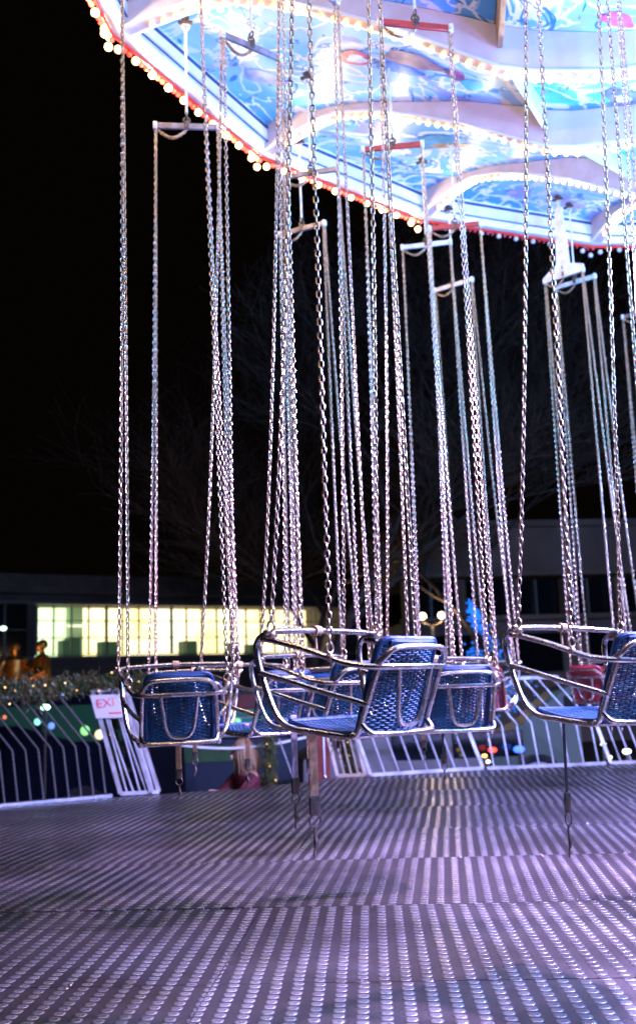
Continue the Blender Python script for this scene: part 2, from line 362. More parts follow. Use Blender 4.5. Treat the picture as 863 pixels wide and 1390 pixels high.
patch(blob(482,78,44,20,.15,wob=.05), (.45,.03,.10)); patch(blob(484,79,28,11,.15), (.55,.62,.85), off=.002)
patch(blob(560,82,80,18,.28), (.30,.16,.16)); patch(blob(540,92,70,12,.25,seed=3), (.03,.16,.42), off=.002); patch(blob(618,101,26,12,.3,seed=5), (.22,.05,.18), off=.003)
patch(blob(596,192,70,18,-.05,seed=8), (.05,.28,.40)); patch(blob(608,196,60,8,0,seed=4), (.45,.28,.12), off=.002)
patch(blob(838,26,46,20,.2,seed=2), (.62,.08,.16)); patch(blob(842,132,44,24,.1,wob=.2,seed=9), (.18,.14,.42)); patch(blob(845,133,22,10,0), (.8,.78,.85), off=.002)
patch(blob(705,262,34,14,0,seed=6), (.28,.26,.62)); patch(blob(775,278,36,12,.1,seed=7), (.32,.28,.60)); patch(blob(640,115,30,14,.2,seed=12), (.04,.42,.60)); patch(blob(360,105,60,16,.25,seed=13), (.30,.34,.75))
# bulbs
for q_ in ('bulb','bulbrib','redbulb'):   # every bulb a little brighter or duller than the next
    nt = M[q_].node_tree; b = nt.nodes['Principled BSDF']; e_ = b.inputs['Emission Strength'].default_value
    n_ = nt.nodes.new('ShaderNodeTexNoise'); n_.inputs['Scale'].default_value = 4.1; gm_ = nt.nodes.new('ShaderNodeNewGeometry'); mr_ = nt.nodes.new('ShaderNodeMapRange')
    mr_.inputs[1].default_value = .35; mr_.inputs[2].default_value = .65; mr_.inputs[3].default_value = e_*.35; mr_.inputs[4].default_value = e_*1.5
    nt.links.new(gm_.outputs['Position'], n_.inputs['Vector']); nt.links.new(n_.outputs['Fac'], mr_.inputs[0]); nt.links.new(mr_.outputs[0], b.inputs['Emission Strength'])
bm_big = MB().ball((0,0,0), .028, 10, 7).build('bulb', M['bulb'], canopy); bm_rib = MB().ball((0,0,0), .019, 8, 6, (1,1,1.2)).build('bulb', M['bulbrib'], canopy); bm_red = MB().ball((0,0,0), .020, 8, 6).build('bulb', M['redbulb'], canopy)
M['deadbulb'] = mat('unlit_bulb', (.5,.48,.55), .15, 0, coat=.5); M['deadred'] = mat('unlit_red_bulb', (.30,.02,.03), .15, 0, coat=.5)
bm_d = MB().ball((0,0,0), .027, 10, 7).build('bulb', M['deadbulb'], canopy); bm_dr = MB().ball((0,0,0), .020, 8, 6).build('bulb', M['deadred'], canopy)
BP = []   # (pos, kind)
for k in range(18):
    a, b = A[k], A[k]+20; p, q = dirv(a)*5.73, dirv(b)*5.73
    for i in range(10):
        t = (i+.5)/10; P = p.lerp(q, t); dz = .035*max(0, 1-min(t,1-t)/.13)
        BP.append((Vector((P.x,P.y,5.250-4.5-dz)), 3 if A[k]%360 in (104,84,64) else 0))
        for u_ in (.86, 1.14): P2 = p.lerp(q, (i+u_)/10); BP.append((Vector((P2.x,P2.y,5.262-4.5)), 4 if A[k]%360 in (104,84,64) else 2))
    for (dr, dz, dt) in ((0,-.055,0),(.01,.045,.18),(.01,.09,.0),(.01,.05,-.18),(.01,.14,.08)):
        P = dirv(a)*(5.735+dr)+(q-p).normalized()*dt*.3; BP.append((Vector((P.x,P.y,5.250-4.5+dz)), 3 if a%360 in (104,84,64) else 0))
    n2 = Vector((-p.y,p.x,0)).normalized()
    r = 5.42
    while r > 2.3:
        slope = (prof(ZL,r-.04)-prof(ZL,r+.04))/.08
        for sg in (1,):
            P = dirv(a)*r; BP.append((Vector((P.x,P.y,prof(ZL,r)-.026-4.5)), 1))
        r -= .085/math.sqrt(1+slope*slope)
def project(P):
    d = P-Vector((0,0,CAMZ)); z = d.dot(fw)
    if z < .2: return None
    return CXP+FPX*d.dot(rt)/z, CYP-FPX*d.dot(up)/z, z
vis = []; rest = []
for P, kd in BP:
    s_ = project(P+Vector((CC.x,CC.y,4.5)))
    if s_ and -5 < s_[0] < 868 and -5 < s_[1] < 400: vis.append((s_[2]*(1 if kd==0 else 1.25 if kd==1 else 1.5), P, kd))
    else: rest.append((P, kd))
vis.sort(key=lambda t: t[0]); src = (bm_big, bm_rib, bm_red, bm_d, bm_dr)
first = [True]*5
for d, P, kd in vis[:100]:
    if first[kd]: o = src[kd]; first[kd] = False
    else: o = src[kd].copy(); COL.objects.link(o); o.parent = canopy
    o.location = P
rest += [(P, kd) for d, P, kd in vis[100:]]
M['b_all'] = (M['bulb'], M['bulbrib'], M['redbulb'], M['deadbulb'], M['deadred'])
mb = MB(); mi = []
for P, kd in rest:
    n0 = len(mb.f); mb.ball(P, (.027,.019,.020,.027,.020)[kd], 7, 5); mi += [kd]*(len(mb.f)-n0)
ro = mb.build('bulb_strings', None, canopy)
for m_ in M['b_all']: ro.data.materials.append(m_)
ro.data.polygons.foreach_set('material_index', mi); ro['kind'] = 'stuff'
for i, o in enumerate(src):
    if first[i]: bpy.data.objects.remove(o)
def lamp(name, loc, power, col, rad=.03, parent=None, kind='POINT'):
    l = bpy.data.lights.new(name, kind); l.energy = power; l.color = col
    l.shadow_soft_size = rad
    o = bpy.data.objects.new(name, l); COL.objects.link(o); o.location = loc
    if parent: o.parent = parent
    return o
RIBW = 5.0; RIMW = 24
for k in range(18):
    for r in (5.1, 4.45, 3.8, 3.1):
        P = dirv(A[k])*r; lamp('bulb_light', (P.x,P.y,prof(ZL,r)-.10-4.5), RIBW, (1,.80,.52), .025, canopy)
    for t in (.25,.75):
        if A[k]%360 in (104,84,64): continue
        P = (dirv(A[k])*5.76).lerp(dirv(A[k]+20)*5.76, t); lamp('bulb_light', (P.x,P.y,5.19-4.5), RIMW, (1,.70,.38), .025, canopy)
# centre column with floodlights
colm = empty('centre_column', (CC.x,CC.y,0), 0, 'mirrored centre column of the ride carrying blue and violet floodlights', 'ride column')
mb = MB(); vs = []; fs = []
for i, (r, z) in enumerate(((1.25,0),(1.25,.5),(1.1,.55),(1.05,3.4),(1.15,3.5),(1.0,4.5))):
    for d in range(12): vs.append(dirv(d*30)*r+Vector((0,0,z)))
for i in range(5):
    for d in range(12): fs.append((i*12+d,i*12+(d+1)%12,i*12+12+(d+1)%12,i*12+12+d))
mb.add(vs, fs); mb.build('column_casing', M['cream'], colm, smooth=False)
FLW = 520.; FLD = 2500.
for i in range(9):
    d = 20+40*i; P = dirv(d)*2.0
    hd = MB(); hd.tube([P+Vector((0,0,3.05)), P+Vector((0,0,3.14))], [.09,.07], 12); hd.tube([dirv(d)*1.05+Vector((0,0,3.1)), P+Vector((0,0,3.1))], .015, 6)
    hd.build('floodlight', M['iron'], colm)
    lamp('flood_light', P+Vector((0,0,3.19)), FLW, ((.08,.42,1),(.20,.20,1),(.10,.46,1))[i%3], .04, colm)
    sp_ = lamp('flood_light', P+dirv(d)*.12+Vector((0,0,3.0)), FLD, ((.50,.36,1),(.70,.46,1),(.36,.34,1))[i%3], .07, colm, 'SPOT')
    sp_.data.spot_size = math.radians(104); sp_.data.spot_blend = .65
    sp_.rotation_mode = 'QUATERNION'; sp_.rotation_quaternion = (dirv(d)*.85+Vector((0,0,-.95))).to_track_quat('-Z', 'Y')
# ---------------------------------------------------------------- swing chairs
HL = 3.5   # rail to spreader bar
def chain_pts(p_top, p_bot, n):
    out = []
    for i in range(n+1):
        h = i/n*HL   # from bottom
        f = math.log(4.8/(2+.8*h))/math.log(2.4)
        z = p_bot.z+(p_top.z-p_bot.z)*i/n
        out.append(Vector((p_top.x+(p_bot.x-p_top.x)*f, p_top.y+(p_bot.y-p_top.y)*f, z)))
    return out
def link_shape(L, W, r, n=12, m=5):
    c = []
    hs = (L-W)/2
    for k in range(n):
        a = 2*math.pi*(k+.5)/n; c.append((math.cos(a)*(W/2-r), math.sin(a)*(W/2-r)+(hs if math.sin(a) > 0 else -hs)))
    vs = []; fs = []
    for k in range(n):
        x, z = c[k]; a = 2*math.pi*(k+.5)/n; nx, nz = math.cos(a), math.sin(a)
        for j in range(m): b = 2*math.pi*j/m; vs.append((x+nx*r*math.cos(b), r*math.sin(b), z+nz*r*math.cos(b)))
    for k in range(n):
        l = (k+1)%n
        for j in range(m): q = (j+1)%m; fs.append((k*m+j,l*m+j,l*m+q,k*m+q))
    return [Vector(v) for v in vs], fs
PITCHL = .0250; WIRE = .0036
LV, LF = link_shape(PITCHL+2*WIRE, .0215, WIRE)
def chain_mesh(P0, P1, twist, n=None, pts=None):
    if pts is None: n = int(round((P0-P1).length/PITCHL)); pts = chain_pts(P0, P1, n)
    mb = MB()
    for i in range(len(pts)-1):
        a, b = pts[i], pts[i+1]; q = Vector((0,0,1)).rotation_difference((b-a).normalized()); c = (a+b)/2
        ang = twist+(i%2)*math.pi/2+.12*math.sin(i*.11+twist*3)+rnd.uniform(-.14,.14); qq = q @ Quaternion((0,0,1), ang)
        mb.add([c+qq@v for v in LV], LF)
    return mb
def make_swing():
    root = empty('swing_chair')
    fr = MB(); T = .0118
    def mir(P): return [(-x,y,z) for x,y,z in P]
    arm = [(.285,.372,-.012),(.284,.33,-.018),(.262,.20,-.055),(.243,.10,-.092),(.226,.03,-.118),(.205,-.045,-.132),(.165,-.082,-.136),(.08,-.09,-.137)]
    full = arm+[(0,-.092,-.137)]+list(reversed(mir(arm)))
    fr.tube(smooth(full,5), T, 9)
    loop = [(.28,.31,.002),(.283,.355,.006),(.285,.39,-.012),(.284,.405,-.05),(.276,.392,-.14),(.262,.362,-.25),(.248,.335,-.315),(.225,.295,-.352),(.205,.22,-.366),(.193,.10,-.382),(.186,.05,-.384),(.182,.022,-.365),(.18,.0,-.31),(.176,-.045,-.2),(.170,-.085,-.10)]
    fr.tube(smooth(loop,5), T, 9); fr.tube(smooth(mir(loop),5), T, 9)
    midr = [(.278,.392,-.14),(.262,.27,-.175),(.225,.12,-.225),(.188,.03,-.255),(.180,-.015,-.27)]
    fr.tube(smooth(midr,4), T*.95, 8); fr.tube(smooth(mir(midr),4), T*.95, 8)
    # arch over the rear bar
    arch = [(.185,-.062,-.135),(.172,-.088,-.112),(.150,-.108,-.082),(.115,-.118,-.068),(0,-.121,-.064)]
    fr.tube(smooth(arch+list(reversed(mir(arch[:-1]))),5), T*.95, 9)
    low = [(.181,.012,-.335),(.172,-.018,-.368),(.140,-.030,-.376),(0,-.034,-.378)]
    fr.tube(smooth(low+list(reversed(mir(low[:-1]))),5), T*.95, 9)
    for x in (-.1, .1): fr.tube([(x,.335,-.345),(x,.05,-.388)], .008, 6)
    fr.tube([(-.2,.30,-.357),(.2,.30,-.357)], .009, 8); fr.tube([(-.19,.05,-.386),(.19,.05,-.386)], .009, 8)
    for s_ in (-1,1):   # welded joints
        fr.ball((s_*.276,.392,-.14), .0145, 8, 6); fr.ball((s_*.18,-.015,-.27), .0145, 8, 6); fr.ball((s_*.186,.04,-.382), .016, 8, 6)
    fr.build('frame', M['chrome'], root)
    br = MB(); ub = [(.088,-.092,-.15),(.078,-.078,-.22),(.066,-.062,-.30),(.046,-.052,-.338),(.018,-.05,-.35),(-.018,-.05,-.35),(-.046,-.052,-.338),(-.066,-.062,-.30),(-.078,-.078,-.22),(-.088,-.092,-.15)]
    br.tube(smooth(ub,4), T*.82, 8); br.build('back_brace', M['chrome'], root)
    lb = MB(); P = smooth([(-.305,.325,.012),(-.26,.335,.016),(-.12,.36,.022),(0,.368,.024),(.12,.36,.022),(.26,.335,.016),(.305,.325,.012)],5)
    lb.tube(P, [.009+.008*min(1,max(0,(1-abs(p.x)/.30))*5) for p in P], 9, ry=.72)
    lb.ball((-.305,.325,.012), .014, 8, 6); lb.ball((.305,.325,.012), .014, 8, 6)
    lbo = lb.build('lap_bar', M['chrome'], root)
    sl = MB()
    for q in ((0,.368,.024),): sl.tube([(q[0]-.016,q[1],q[2]),(q[0]+.016,q[1],q[2])], .021, 10)
    sl.tube([(0,.375,.01),(0,.372,-.05)], .006, 6); sl.build('strap_loop', M['tan'], lbo)
    # backrest woven from cords; plane from (y=.03,z=-.40) to (y=-.10,z=-.02), reclined
    B0 = Vector((0,.028,-.372)); B1 = Vector((0,-.088,-.03)); bu = (B1-B0); bn = Vector((0,bu.z,-bu.y)).normalized()
    def bp(x, t, off=0): return B0+bu*t+Vector((x,0,0))+bn*(off+.03*(x/.165)**2-.012)
    def halfw(t): 
        if t > .87: k = (t-.87)/.13; return .166-.05*(1-math.sqrt(max(0,1-k*k)))
        return .166
    wv = MB(); rows = 37
    for i in range(rows):
        t = .02+.93*i/(rows-1); hw_ = halfw(t)-.006
        ph = i % 2; P = []
        for j in range(33): x = -hw_+2*hw_*j/32; P.append(bp(x, t, .0028*math.cos(math.pi*(x/.0235)+math.pi*ph)))
        wv.tube(P, .0041, 5)
    for j in range(-6,7):
        x = j*.0235; wv.tube([bp(x, .01+.95*i/10, 0) for i in range(11)], .0036, 5)
    bk = wv.build('backrest', M['blue'], root)
    rim = MB(); P = [bp(-.166,.0),bp(-.168,.3),bp(-.168,.6),bp(-.166,.84)]
    for a in range(0, 91, 15): P.append(bp(-.166+.045*(1-math.cos(math.radians(a))), .86+.12*math.sin(math.radians(a))))
    P2 = [Vector((-p.x,p.y,p.z)) for p in reversed(P)]
    rim.tube(P+P2, .0125, 8)
    rim.tube([bp(x/10*.125, .955) for x in range(-10,11)], .015, 8, ry=1.0)
    rim.tube([bp(x/10*.160, .0) for x in range(-10,11)], .010, 7)
    rim.build('padded_edge', M['bluerim'], bk)
    st = MB()   # seat cords
    def sp(x, t, off=0): return Vector((x,.335-.29*t,-.330-.042*t-.012*math.sin(math.pi*t)+off))
    for i in range(31):
        x = -.182+.364*i/30; P = [sp(x, t/14, .0025*math.cos(math.pi*t+math.pi*(i%2))) for t in range(15)]; st.tube(P, .0042, 5)
    for j in range(15): st.tube([sp(-.185+.37*i/8, j/14) for i in range(9)], .0032, 5)
    so = st.build('seat', M['blue'], root)
    rim = MB(); rim.tube([sp(x/10*.185,-.02) for x in range(-10,11)], .0115, 8)
    for s_ in (-1,1): rim.tube([sp(s_*.186,t/6) for t in range(7)], .0095, 7)
    rim.tube([sp(x/10*.185,1.02) for x in range(-10,11)], .011, 8); rim.build('padded_edge', M['bluerim'], so)
    # slimmer proportions for frame and woven parts
    SX, SY, SZ = .93, .95, .875
    for o in kids(root)+[g_ for c in kids(root) for g_ in kids(c)]:
        k = .95 if o.parent.name.startswith('backrest') or o.name.startswith('backrest') else 1
        for v in o.data.vertices: v.co.x *= SX*k; v.co.y *= SY; v.co.z *= SZ
        o.data.update()
    # chains
    for s_ in (-1,1):
        top = Vector((s_*.200,.10,HL-.03))
        for (q, k) in ((Vector((s_*.272,.302,.045)),0),(Vector((s_*.225,.082,-.035)),1)):
            tp = top+Vector((0,.012-.024*k,0)); chain_mesh(tp, q, .75+.3*k+.4*s_).build('chain', M['chain'], root)
            sh = MB(); low_ = q-Vector((0,0,.042 if k==0 else .046))
            sh.torus((q+low_)/2+Vector((0,0,.006)), .0165, .0042, (0,1,0) if k else (1,0,0), 14, 6); sh.ball(low_+Vector((0,0,-.002)), .0145, 8, 6); sh.tube([low_-Vector((.014,0,0)), low_+Vector((.014,0,0))], .006, 6)
            sh.build('shackle', M['chain'], root)
    bar = MB(); bar.rbox((0,.10,HL), (.43,.022,.040), .004)
    bo = bar.build('spreader_bar', M['graybar'], root)
    for s_ in (-1,1):
        ec = MB(); ec.rbox((s_*.203,.10,HL), (.028,.034,.052), .004); ec.tube([(s_*.203,.07,HL-.01),(s_*.203,.13,HL-.01)], .006, 6); ec.build('end_clamp', M['whitebar'], bo)
    hk = MB(); hk.torus((0,.10,HL+.042), .021, .006, (0,1,0)); hk.torus((0,.10,HL+.075), .019, .006, (1,0,0)); hk.rbox((0,.10,HL+.012), (.03,.036,.05), .004)
    hk.build('swivel_hook', M['iron'], root)
    rd = MB(); rd.tube([(0,.10,HL+.09),(0,.10,HL+.70)], .0085, 8); rd.torus((0,.10,HL+.715), .022, .006, (0,1,0)); rd.build('hanger_rod', M['whitebar'], root)
    sc = MB(); n = 16; pts = [Vector((-.19+.19*t/n,.10,HL-.025-.055*math.sin(math.pi*t/n))) for t in range(n+1)]
    sc = chain_mesh(None,None,.3,pts=smooth(pts,1)); sc.build('safety_chain', M['chain'], root)
    bk_ = MB(); bk_.rbox((0,.10,HL+.745), (.10,.03,.02), .004); bk_.rbox((0,.10,HL+.77), (.05,.05,.03), .005); bk_.build('hanging_bracket', M['iron'], root)
    # crotch strap hanging below the seat front
    sp_ = MB(); sp_.rbox((0,.10,-.42), (.026,.004,.20), .0015); sto = sp_.build('safety_strap', M['tan'], root)
    bb = MB(); bb.rbox((0,.10,-.520),(.030,.009,.045),.002); bb.torus((0,.10,-.556), .015, .0026, (0,1,0), sx=1.1); bb.tube(smooth([(0,.10,-.57),(0,.104,-.585),(.002,.10,-.61),(-.004,.10,-.625),(-.004,.10,-.64)],3), [.0045]*5+[.007]*3+[.0035]*5, 6); bb.build('snap_hook', M['iron'], sto)
    sto.location = (0,.19,.035)
    return root
proto = make_swing()
def recolor(root, part, m):
    for o in [root]+kids(root)+[g_ for c in kids(root) for g_ in kids(c)]:
        if o.type == 'MESH' and o.name.split('.')[0] == part:
            o.data = o.data.copy(); o.data.materials.clear(); o.data.materials.append(m)
def find(root, part): return [o for o in kids(root)+[g_ for c in kids(root) for g_ in kids(c)] if o.name.split('.')[0] == part]
def from_bar(x0, y0, x1, y1, z=4.6):
    p, q = at(x0,y0,z), at(x1,y1,z); m_ = (p+q)/2; d = q-p; th = math.atan2(d.y, d.x)
    return m_, th
GRP = 'swing chairs hanging from the ride canopy'
used = [False]
def place(loc_bar, th, zr, label, bar='graybar', red=False, tilt=(0,0), strap='tan', rodm=None):
    o = proto if not used[0] else copy_tree(proto); used[0] = True
    off = Matrix.Rotation(th, 3, 'Z') @ Vector((0,.10,0))
    o.location = (loc_bar.x-off.x, loc_bar.y-off.y, zr); o.rotation_euler = (tilt[0], tilt[1], th)
    tag(o, label, 'swing chair', GRP)
    return (o, bar, red, strap)
PL = []
# near chairs, placed by their depth; headings turn left of straight away
def chair_at(px, depth, deg, zr, label, **kw):
    v = atd(px, 880, depth); PL.append(place(Vector((v.x, v.y, 0)), math.radians(deg), zr, label, **kw))
chair_at(503, 3.80, 47, 1.170, 'largest blue swing chair, seen obliquely from behind, two pale straps below it', strap='tan2')
chair_at(831, 4.12, 33, 1.165, 'blue swing chair seen from its side at the right edge, long black strap', tilt=(0,.028), strap='black')
chair_at(241, 5.15, 9, 1.10, 'blue swing chair farthest left, seen squarely from behind in front of the lit windows', tilt=(0,-.013))
chair_at(452, 5.25, 44, 1.125, 'blue swing chair whose side frame shows through the frame of the largest chair')
vis_bars = [
 ('b',297,55,385,72,'gray','blue swing chair half hidden behind the open left side of the largest'),
 ('c',512,28,614,38,'red','blue swing chair with square back just right of the largest one'),
 ('a',212,170,295,172,'gray','blue swing chair on the grey bar against black sky, behind the leftmost chair'),
 ('d',490,203,575,195,'red','blue swing chair on the red bar under the arched rib, behind the largest'),
 ('f',385,240,458,228,'gray','far blue swing chair with small rounded back under a short brownish bar'),
 ('e',375,318,445,300,'gray','far blue swing chair under the grey bar just below the string of bulbs'),
 ('g',585,312,650,305,'red','red swing chair hanging from the lowest red bar near the bulb corner'),
 ('h',545,338,612,330,'white','swing chair hanging from the cream bar below the red bar near the bulb corner'),
 ('i',590,395,640,380,'white','far swing chair hanging from the small pale bar in the middle distance'),
 ('j',735,385,795,365,'white','red swing chair hanging from the large white triangular hanger'),
 ('k',755,390,805,375,'white','red swing chair right beside the one with the white triangular hanger'),
 ('l',843,432,898,418,'gray','far swing chair cut by the right picture edge, hanging from a blue lit bar'),
]
for nm,x0,y0,x1,y1,bc,lab in vis_bars:
    m_, th = from_bar(x0,y0,x1,y1)
    if nm == 'b': th = math.radians(40)
    PL.append(place(m_, th, 1.10+rnd.uniform(-.012,.012), lab, bar={'gray':'graybar','red':'redbar','white':'whitebar'}[bc], red=nm in 'gjkl', strap='black' if nm in 'cgh' else 'tan'))
m_, th = from_bar(842,-70,935,-78); PL.append(place(m_, th, 1.12, 'near swing chair beyond the right picture edge, only its pale chains showing', bar='redbar'))
for o, bar, red, strap in PL:
    if bar != 'graybar': recolor(o, 'spreader_bar', M[bar])
    if red: recolor(o, 'backrest', M['redc']); recolor(o, 'seat', M['redc']); recolor(o, 'padded_edge', M['redc'])
    if strap == 'black':
        recolor(o, 'safety_strap', M['black']); s_ = find(o,'safety_strap')[0]
        s_.data = s_.data.copy()
        for v in s_.data.vertices: v.co.x *= .5
# big chair: second, lilac strap and extra hook
for q_ in (PL[0][0], PL[1][0]):
    s_ = find(q_,'safety_strap')[0]; s_.scale = (1,1,1.62); s_.location = (-.08,.19,.22)
big = PL[0][0]; s1 = find(big,'safety_strap')[0]; s1.location = (-.07,.22,.157); s1.scale = (1.7,1,1.4)
s2 = s1.copy(); s2.data = s1.data.copy(); COL.objects.link(s2); s2.data.materials[0] = M['lilac']; s2.location = (-.12,.26,.11); s2.scale = (1.2,1,1.18)
b2 = find(big,'snap_hook')[0].copy(); COL.objects.link(b2); b2.parent = s2
side = PL[1][0]; ss = find(side,'safety_strap')[0]; ss.data = ss.data.copy()
for v in ss.data.vertices: v.co.z = -.37+(v.co.z+.37)*1.0
# white triangular gusset on chair j
jo = [p[0] for p in PL if 'triangular hanger' in p[0]['label'] and 'beside' not in p[0]['label']][0]
gs = MB(); P = [(-.21,HL-.02),(.21,HL-.02),(.21,HL+.05),(.07,HL+.10),(.035,HL+.66),(-.035,HL+.66),(-.06,HL+.12),(-.21,HL+.03)]
n = len(P); gs.add([(x,.085,z) for x,z in P]+[(x,.115,z) for x,z in P], [tuple(range(n)), tuple(range(2*n-1,n-1,-1))]+[(i,n+i,n+(i+1)%n,(i+1)%n) for i in range(n)])
gs.build('triangular_plate', M['whitebar'], jo, smooth=False)
# ---------------------------------------------------------------- fences and gates along the deck edge
def knee_fence(px0, px1, npx, label, mname='fence'):
    """sloping bar fence between two deck edge pixels"""
    def epy(x):
        for (xa,ya),(xb,yb) in zip(edge_px, edge_px[1:]):
            if xa <= x <= xb: return ya+(yb-ya)*(x-xa)/(xb-xa)
    P = at(px0, epy(px0), 0); Q = at(px1, epy(px1), 0)
    root = empty('fence', P, 0, label, 'fence', 'bent bar fences around the ride deck'); t = (Q-P); L_ = t.length; t.normalize(); nrm = Vector((-t.y,t.x,0))
    if nrm.dot(P-CC) < 0: nrm = -nrm
    nrm *= 1
    A_, B_, C_ = Vector((0,0,.02)), nrm*.03+Vector((-.05,0,.50)), nrm*.12+Vector((-.43,0,1.0))
    rl = MB(); R = Matrix((t, nrm, Vector((0,0,1)))).transposed(); rl.rbox(t*L_/2+A_, (L_,.05,.04), .006, R); rl.build('bottom_rail', M[mname], root)
    rl = MB(); rl.rbox(t*L_/2+C_, (L_,.05,.045), .006, R); rl.build('top_rail', M[mname], root)
    for i in range(npx):
        s_ = t*(L_*(i+.5)/npx); b_ = MB(); b_.tube([s_+A_, s_+B_*.97, s_+B_+nrm*.006, s_+C_], .0105, 7); b_.build('bar', M[mname], root)
    return root, P, t, nrm, L_
def frame_gate(pts_bottom, h, lean, mname, nb, label, diag=True, grp=None):
    (x0,y0),(x1,y1) = pts_bottom; P = at(x0,y0,.0); Q = at(x1,y1,.0)
    root = empty('gate', P, 0, label, 'gate', grp); t = Q-P; L_ = t.length; t.normalize(); nrm = Vector((-t.y,t.x,0))
    if nrm.dot(P-CC) < 0: nrm = -nrm
    U = nrm*lean*.6-Vector((lean*.75,0,0))+Vector((0,0,h))
    f = MB(); z0 = Vector((0,0,.025))
    for a_, b_ in ((z0, z0+t*L_), (z0+U, z0+U+t*L_)): f.tube([a_, b_], .024, 4)
    for s_ in (0, 1): f.tube([z0+t*L_*s_, z0+t*L_*s_+U], .026, 4)
    f.build('gate_frame', M[mname], root)
    for i in range(nb):
        s_ = (i+1)/(nb+1); b_ = MB()
        if diag and i % 2: b_.tube([z0+t*L_*s_, z0+U*.55+t*L_*(s_-.12), z0+U+t*L_*(s_-.12)], .010, 6)
        else: b_.tube([z0+t*L_*s_, z0+t*L_*s_+U], .010, 6)
        b_.build('bar', M[mname], root)
    return root, P, t, U, L_
fl = knee_fence(-58, 152, 12, 'steel fence of bent bars with a garland along its top rail')
g1 = frame_gate(((164,1081),(208,1078.5)), 1.0, .36, 'fencew', 4, 'white framed leaning gate with an exit sign, left side of the deck')
g1b = frame_gate(((206,1079),(216,1078.3)), 1.0, .36, 'fencew', 0, 'narrow white leaning post frame right beside the exit gate')
g2 = frame_gate(((458,1056),(496,1055)), .98, .30, 'fencet', 3, 'tan framed leaning gate behind the largest swing chair', False)
g3 = frame_gate(((503,1055),(655,1045.5)), .98, .33, 'fencew', 7, 'long white gate of slanted bars under the middle chairs', False)
fr2 = knee_fence(660, 822, 8, 'steel fence of bent bars seen under the right hand chair', 'fencew')
g4 = frame_gate(((828,1038.5),(900,1036)), .98, .33, 'fencew', 4, 'white framed leaning gate at the right end of the deck', False)
for (x, y, col_) in ((400,1061,0),(426,1058,1),(441,1057,1)):
    p = at(x,y,0); b_ = MB(); b_.tube([(0,0,0),(-.16 if not col_ else 0,.05,.45)], .011, 7); b_.ball((0,0,.02), .024, 8, 6)
    o = b_.build('post', M['fence']); o.location = p
    tag(o, ('thin slanted steel post at the gap left of the tan gate','thin upright post with blue shine, farther from the tan gate','thin upright post with blue shine, close beside the tan gate')[(400,426,441).index(x)], 'post')
# exit sign on the gate
root, P, t, U, L_ = g1
up_ = U.normalized(); nf = t.cross(up_).normalized()
if nf.dot(Vector((0,-1,0))) < 0: nf = -nf
sg = empty('exit_sign', P+t*L_*.42+U*.85+nf*.05, 0, 'white sign reading EXIT in red, fixed to the leaning gate', 'sign')
R = Matrix((t, nf, up_)).transposed()
mb = MB(); mb.rbox((0,0,0), (.34,.012,.25), .004, R); mb.build('sign_board', mat('sign_white', (.50,.44,.44), .5), sg)
cu = bpy.data.curves.new('exit_text', 'FONT'); cu.body = 'EXIT'; cu.size = .125; cu.align_x = 'CENTER'; cu.align_y = 'CENTER'; cu.extrude = .002
to = bpy.data.objects.new('lettering', cu); COL.objects.link(to)
bpy.context.view_layer.update()
me = bpy.data.meshes.new_from_object(to); bpy.data.objects.remove(to); me.materials.append(mat('sign_red', (.65,.03,.03), .4))
to = bpy.data.objects.new('lettering', me); COL.objects.link(to); to.parent = sg
Rt = Matrix((t, up_, nf)).transposed(); to.matrix_local = Matrix.Translation(nf*.010+up_*.035) @ Rt.to_4x4()
mb = MB(); mb.rbox(nf*.009-up_*.075+t*.03, (.13,.004,.018), .001, R); mb.build('underline', me.materials[0], sg)
# garlands of tinsel
M['tinsel'] = mat('green_tinsel', (.05,.075,.022), .35, .3, noise=((.11,.085,.03), 9))
M['tinlight'] = mat('garland_light', (1,.7,.3), .3, 0, emit=(1,.55,.18), es=3.2)
def garland(P, Q, rad, n, label, sag=.04, lights=14, seed=1):
    r_ = random.Random(seed); root = empty('garland', P, 0, label, 'garland', None); mb = MB(); D = Q-P
    for i in range(n):
        t_ = r_.random(); c = D*t_+Vector((0,0,-sag*math.sin(math.pi*t_*3)**2)); k = rad*(1+.35*math.sin(t_*23+seed))
        c += Vector((r_.gauss(0,k*.45), r_.gauss(0,k*.45), r_.gauss(0,k*.45)))
        a = Vector((r_.gauss(0,1), r_.gauss(0,1), r_.gauss(0,1))).normalized()*r_.uniform(.02,.045); b_ = a.orthogonal().normalized()*.006
        mb.add([c-a, c-b_, c+a, c+b_], [(0,1,2,3)])
    mb.build('tinsel', M['tinsel'], root, smooth=False)
    for i in range(lights):
        t_ = (i+.5)/lights; c = D*t_+Vector((r_.gauss(0,rad*.5), -abs(r_.gauss(0,rad*.5)), r_.gauss(0,rad*.6)))
        MB().ball(c, .009, 6, 4).build('light', M['tinlight'], root)
_, P, t, nr, L_ = fl
tp = P+nr*.12+Vector((-.36,0,1.07)); garland(tp-t*.2, tp+t*L_*.96, .12, 6500, 'thick green and gold tinsel garland lying along the left fence top rail', lights=16, seed=2)
g1top = g1[1]+g1[3]+Vector((0,0,.10)); garland(g1top-g1[2]*.35, g1top+g1[2]*.55, .10, 2200, 'short lumpy tinsel garland on top of the exit gate', lights=6, seed=5)
q = g1[1]+g1[3]*.9+g1[2]*.12+Vector((0,.12,0)); garland(q, q-Vector((-.12,-.05,.75)), .055, 1400, 'tinsel strand hanging down behind the exit gate', lights=3, seed=6)
q = at(366,1066,0)+Vector((0,.1,0)); garland(q+Vector((0,0,.6)), q, .07, 1600, 'sparkling tinsel wound round a post beside the woman in red', lights=5, seed=7)
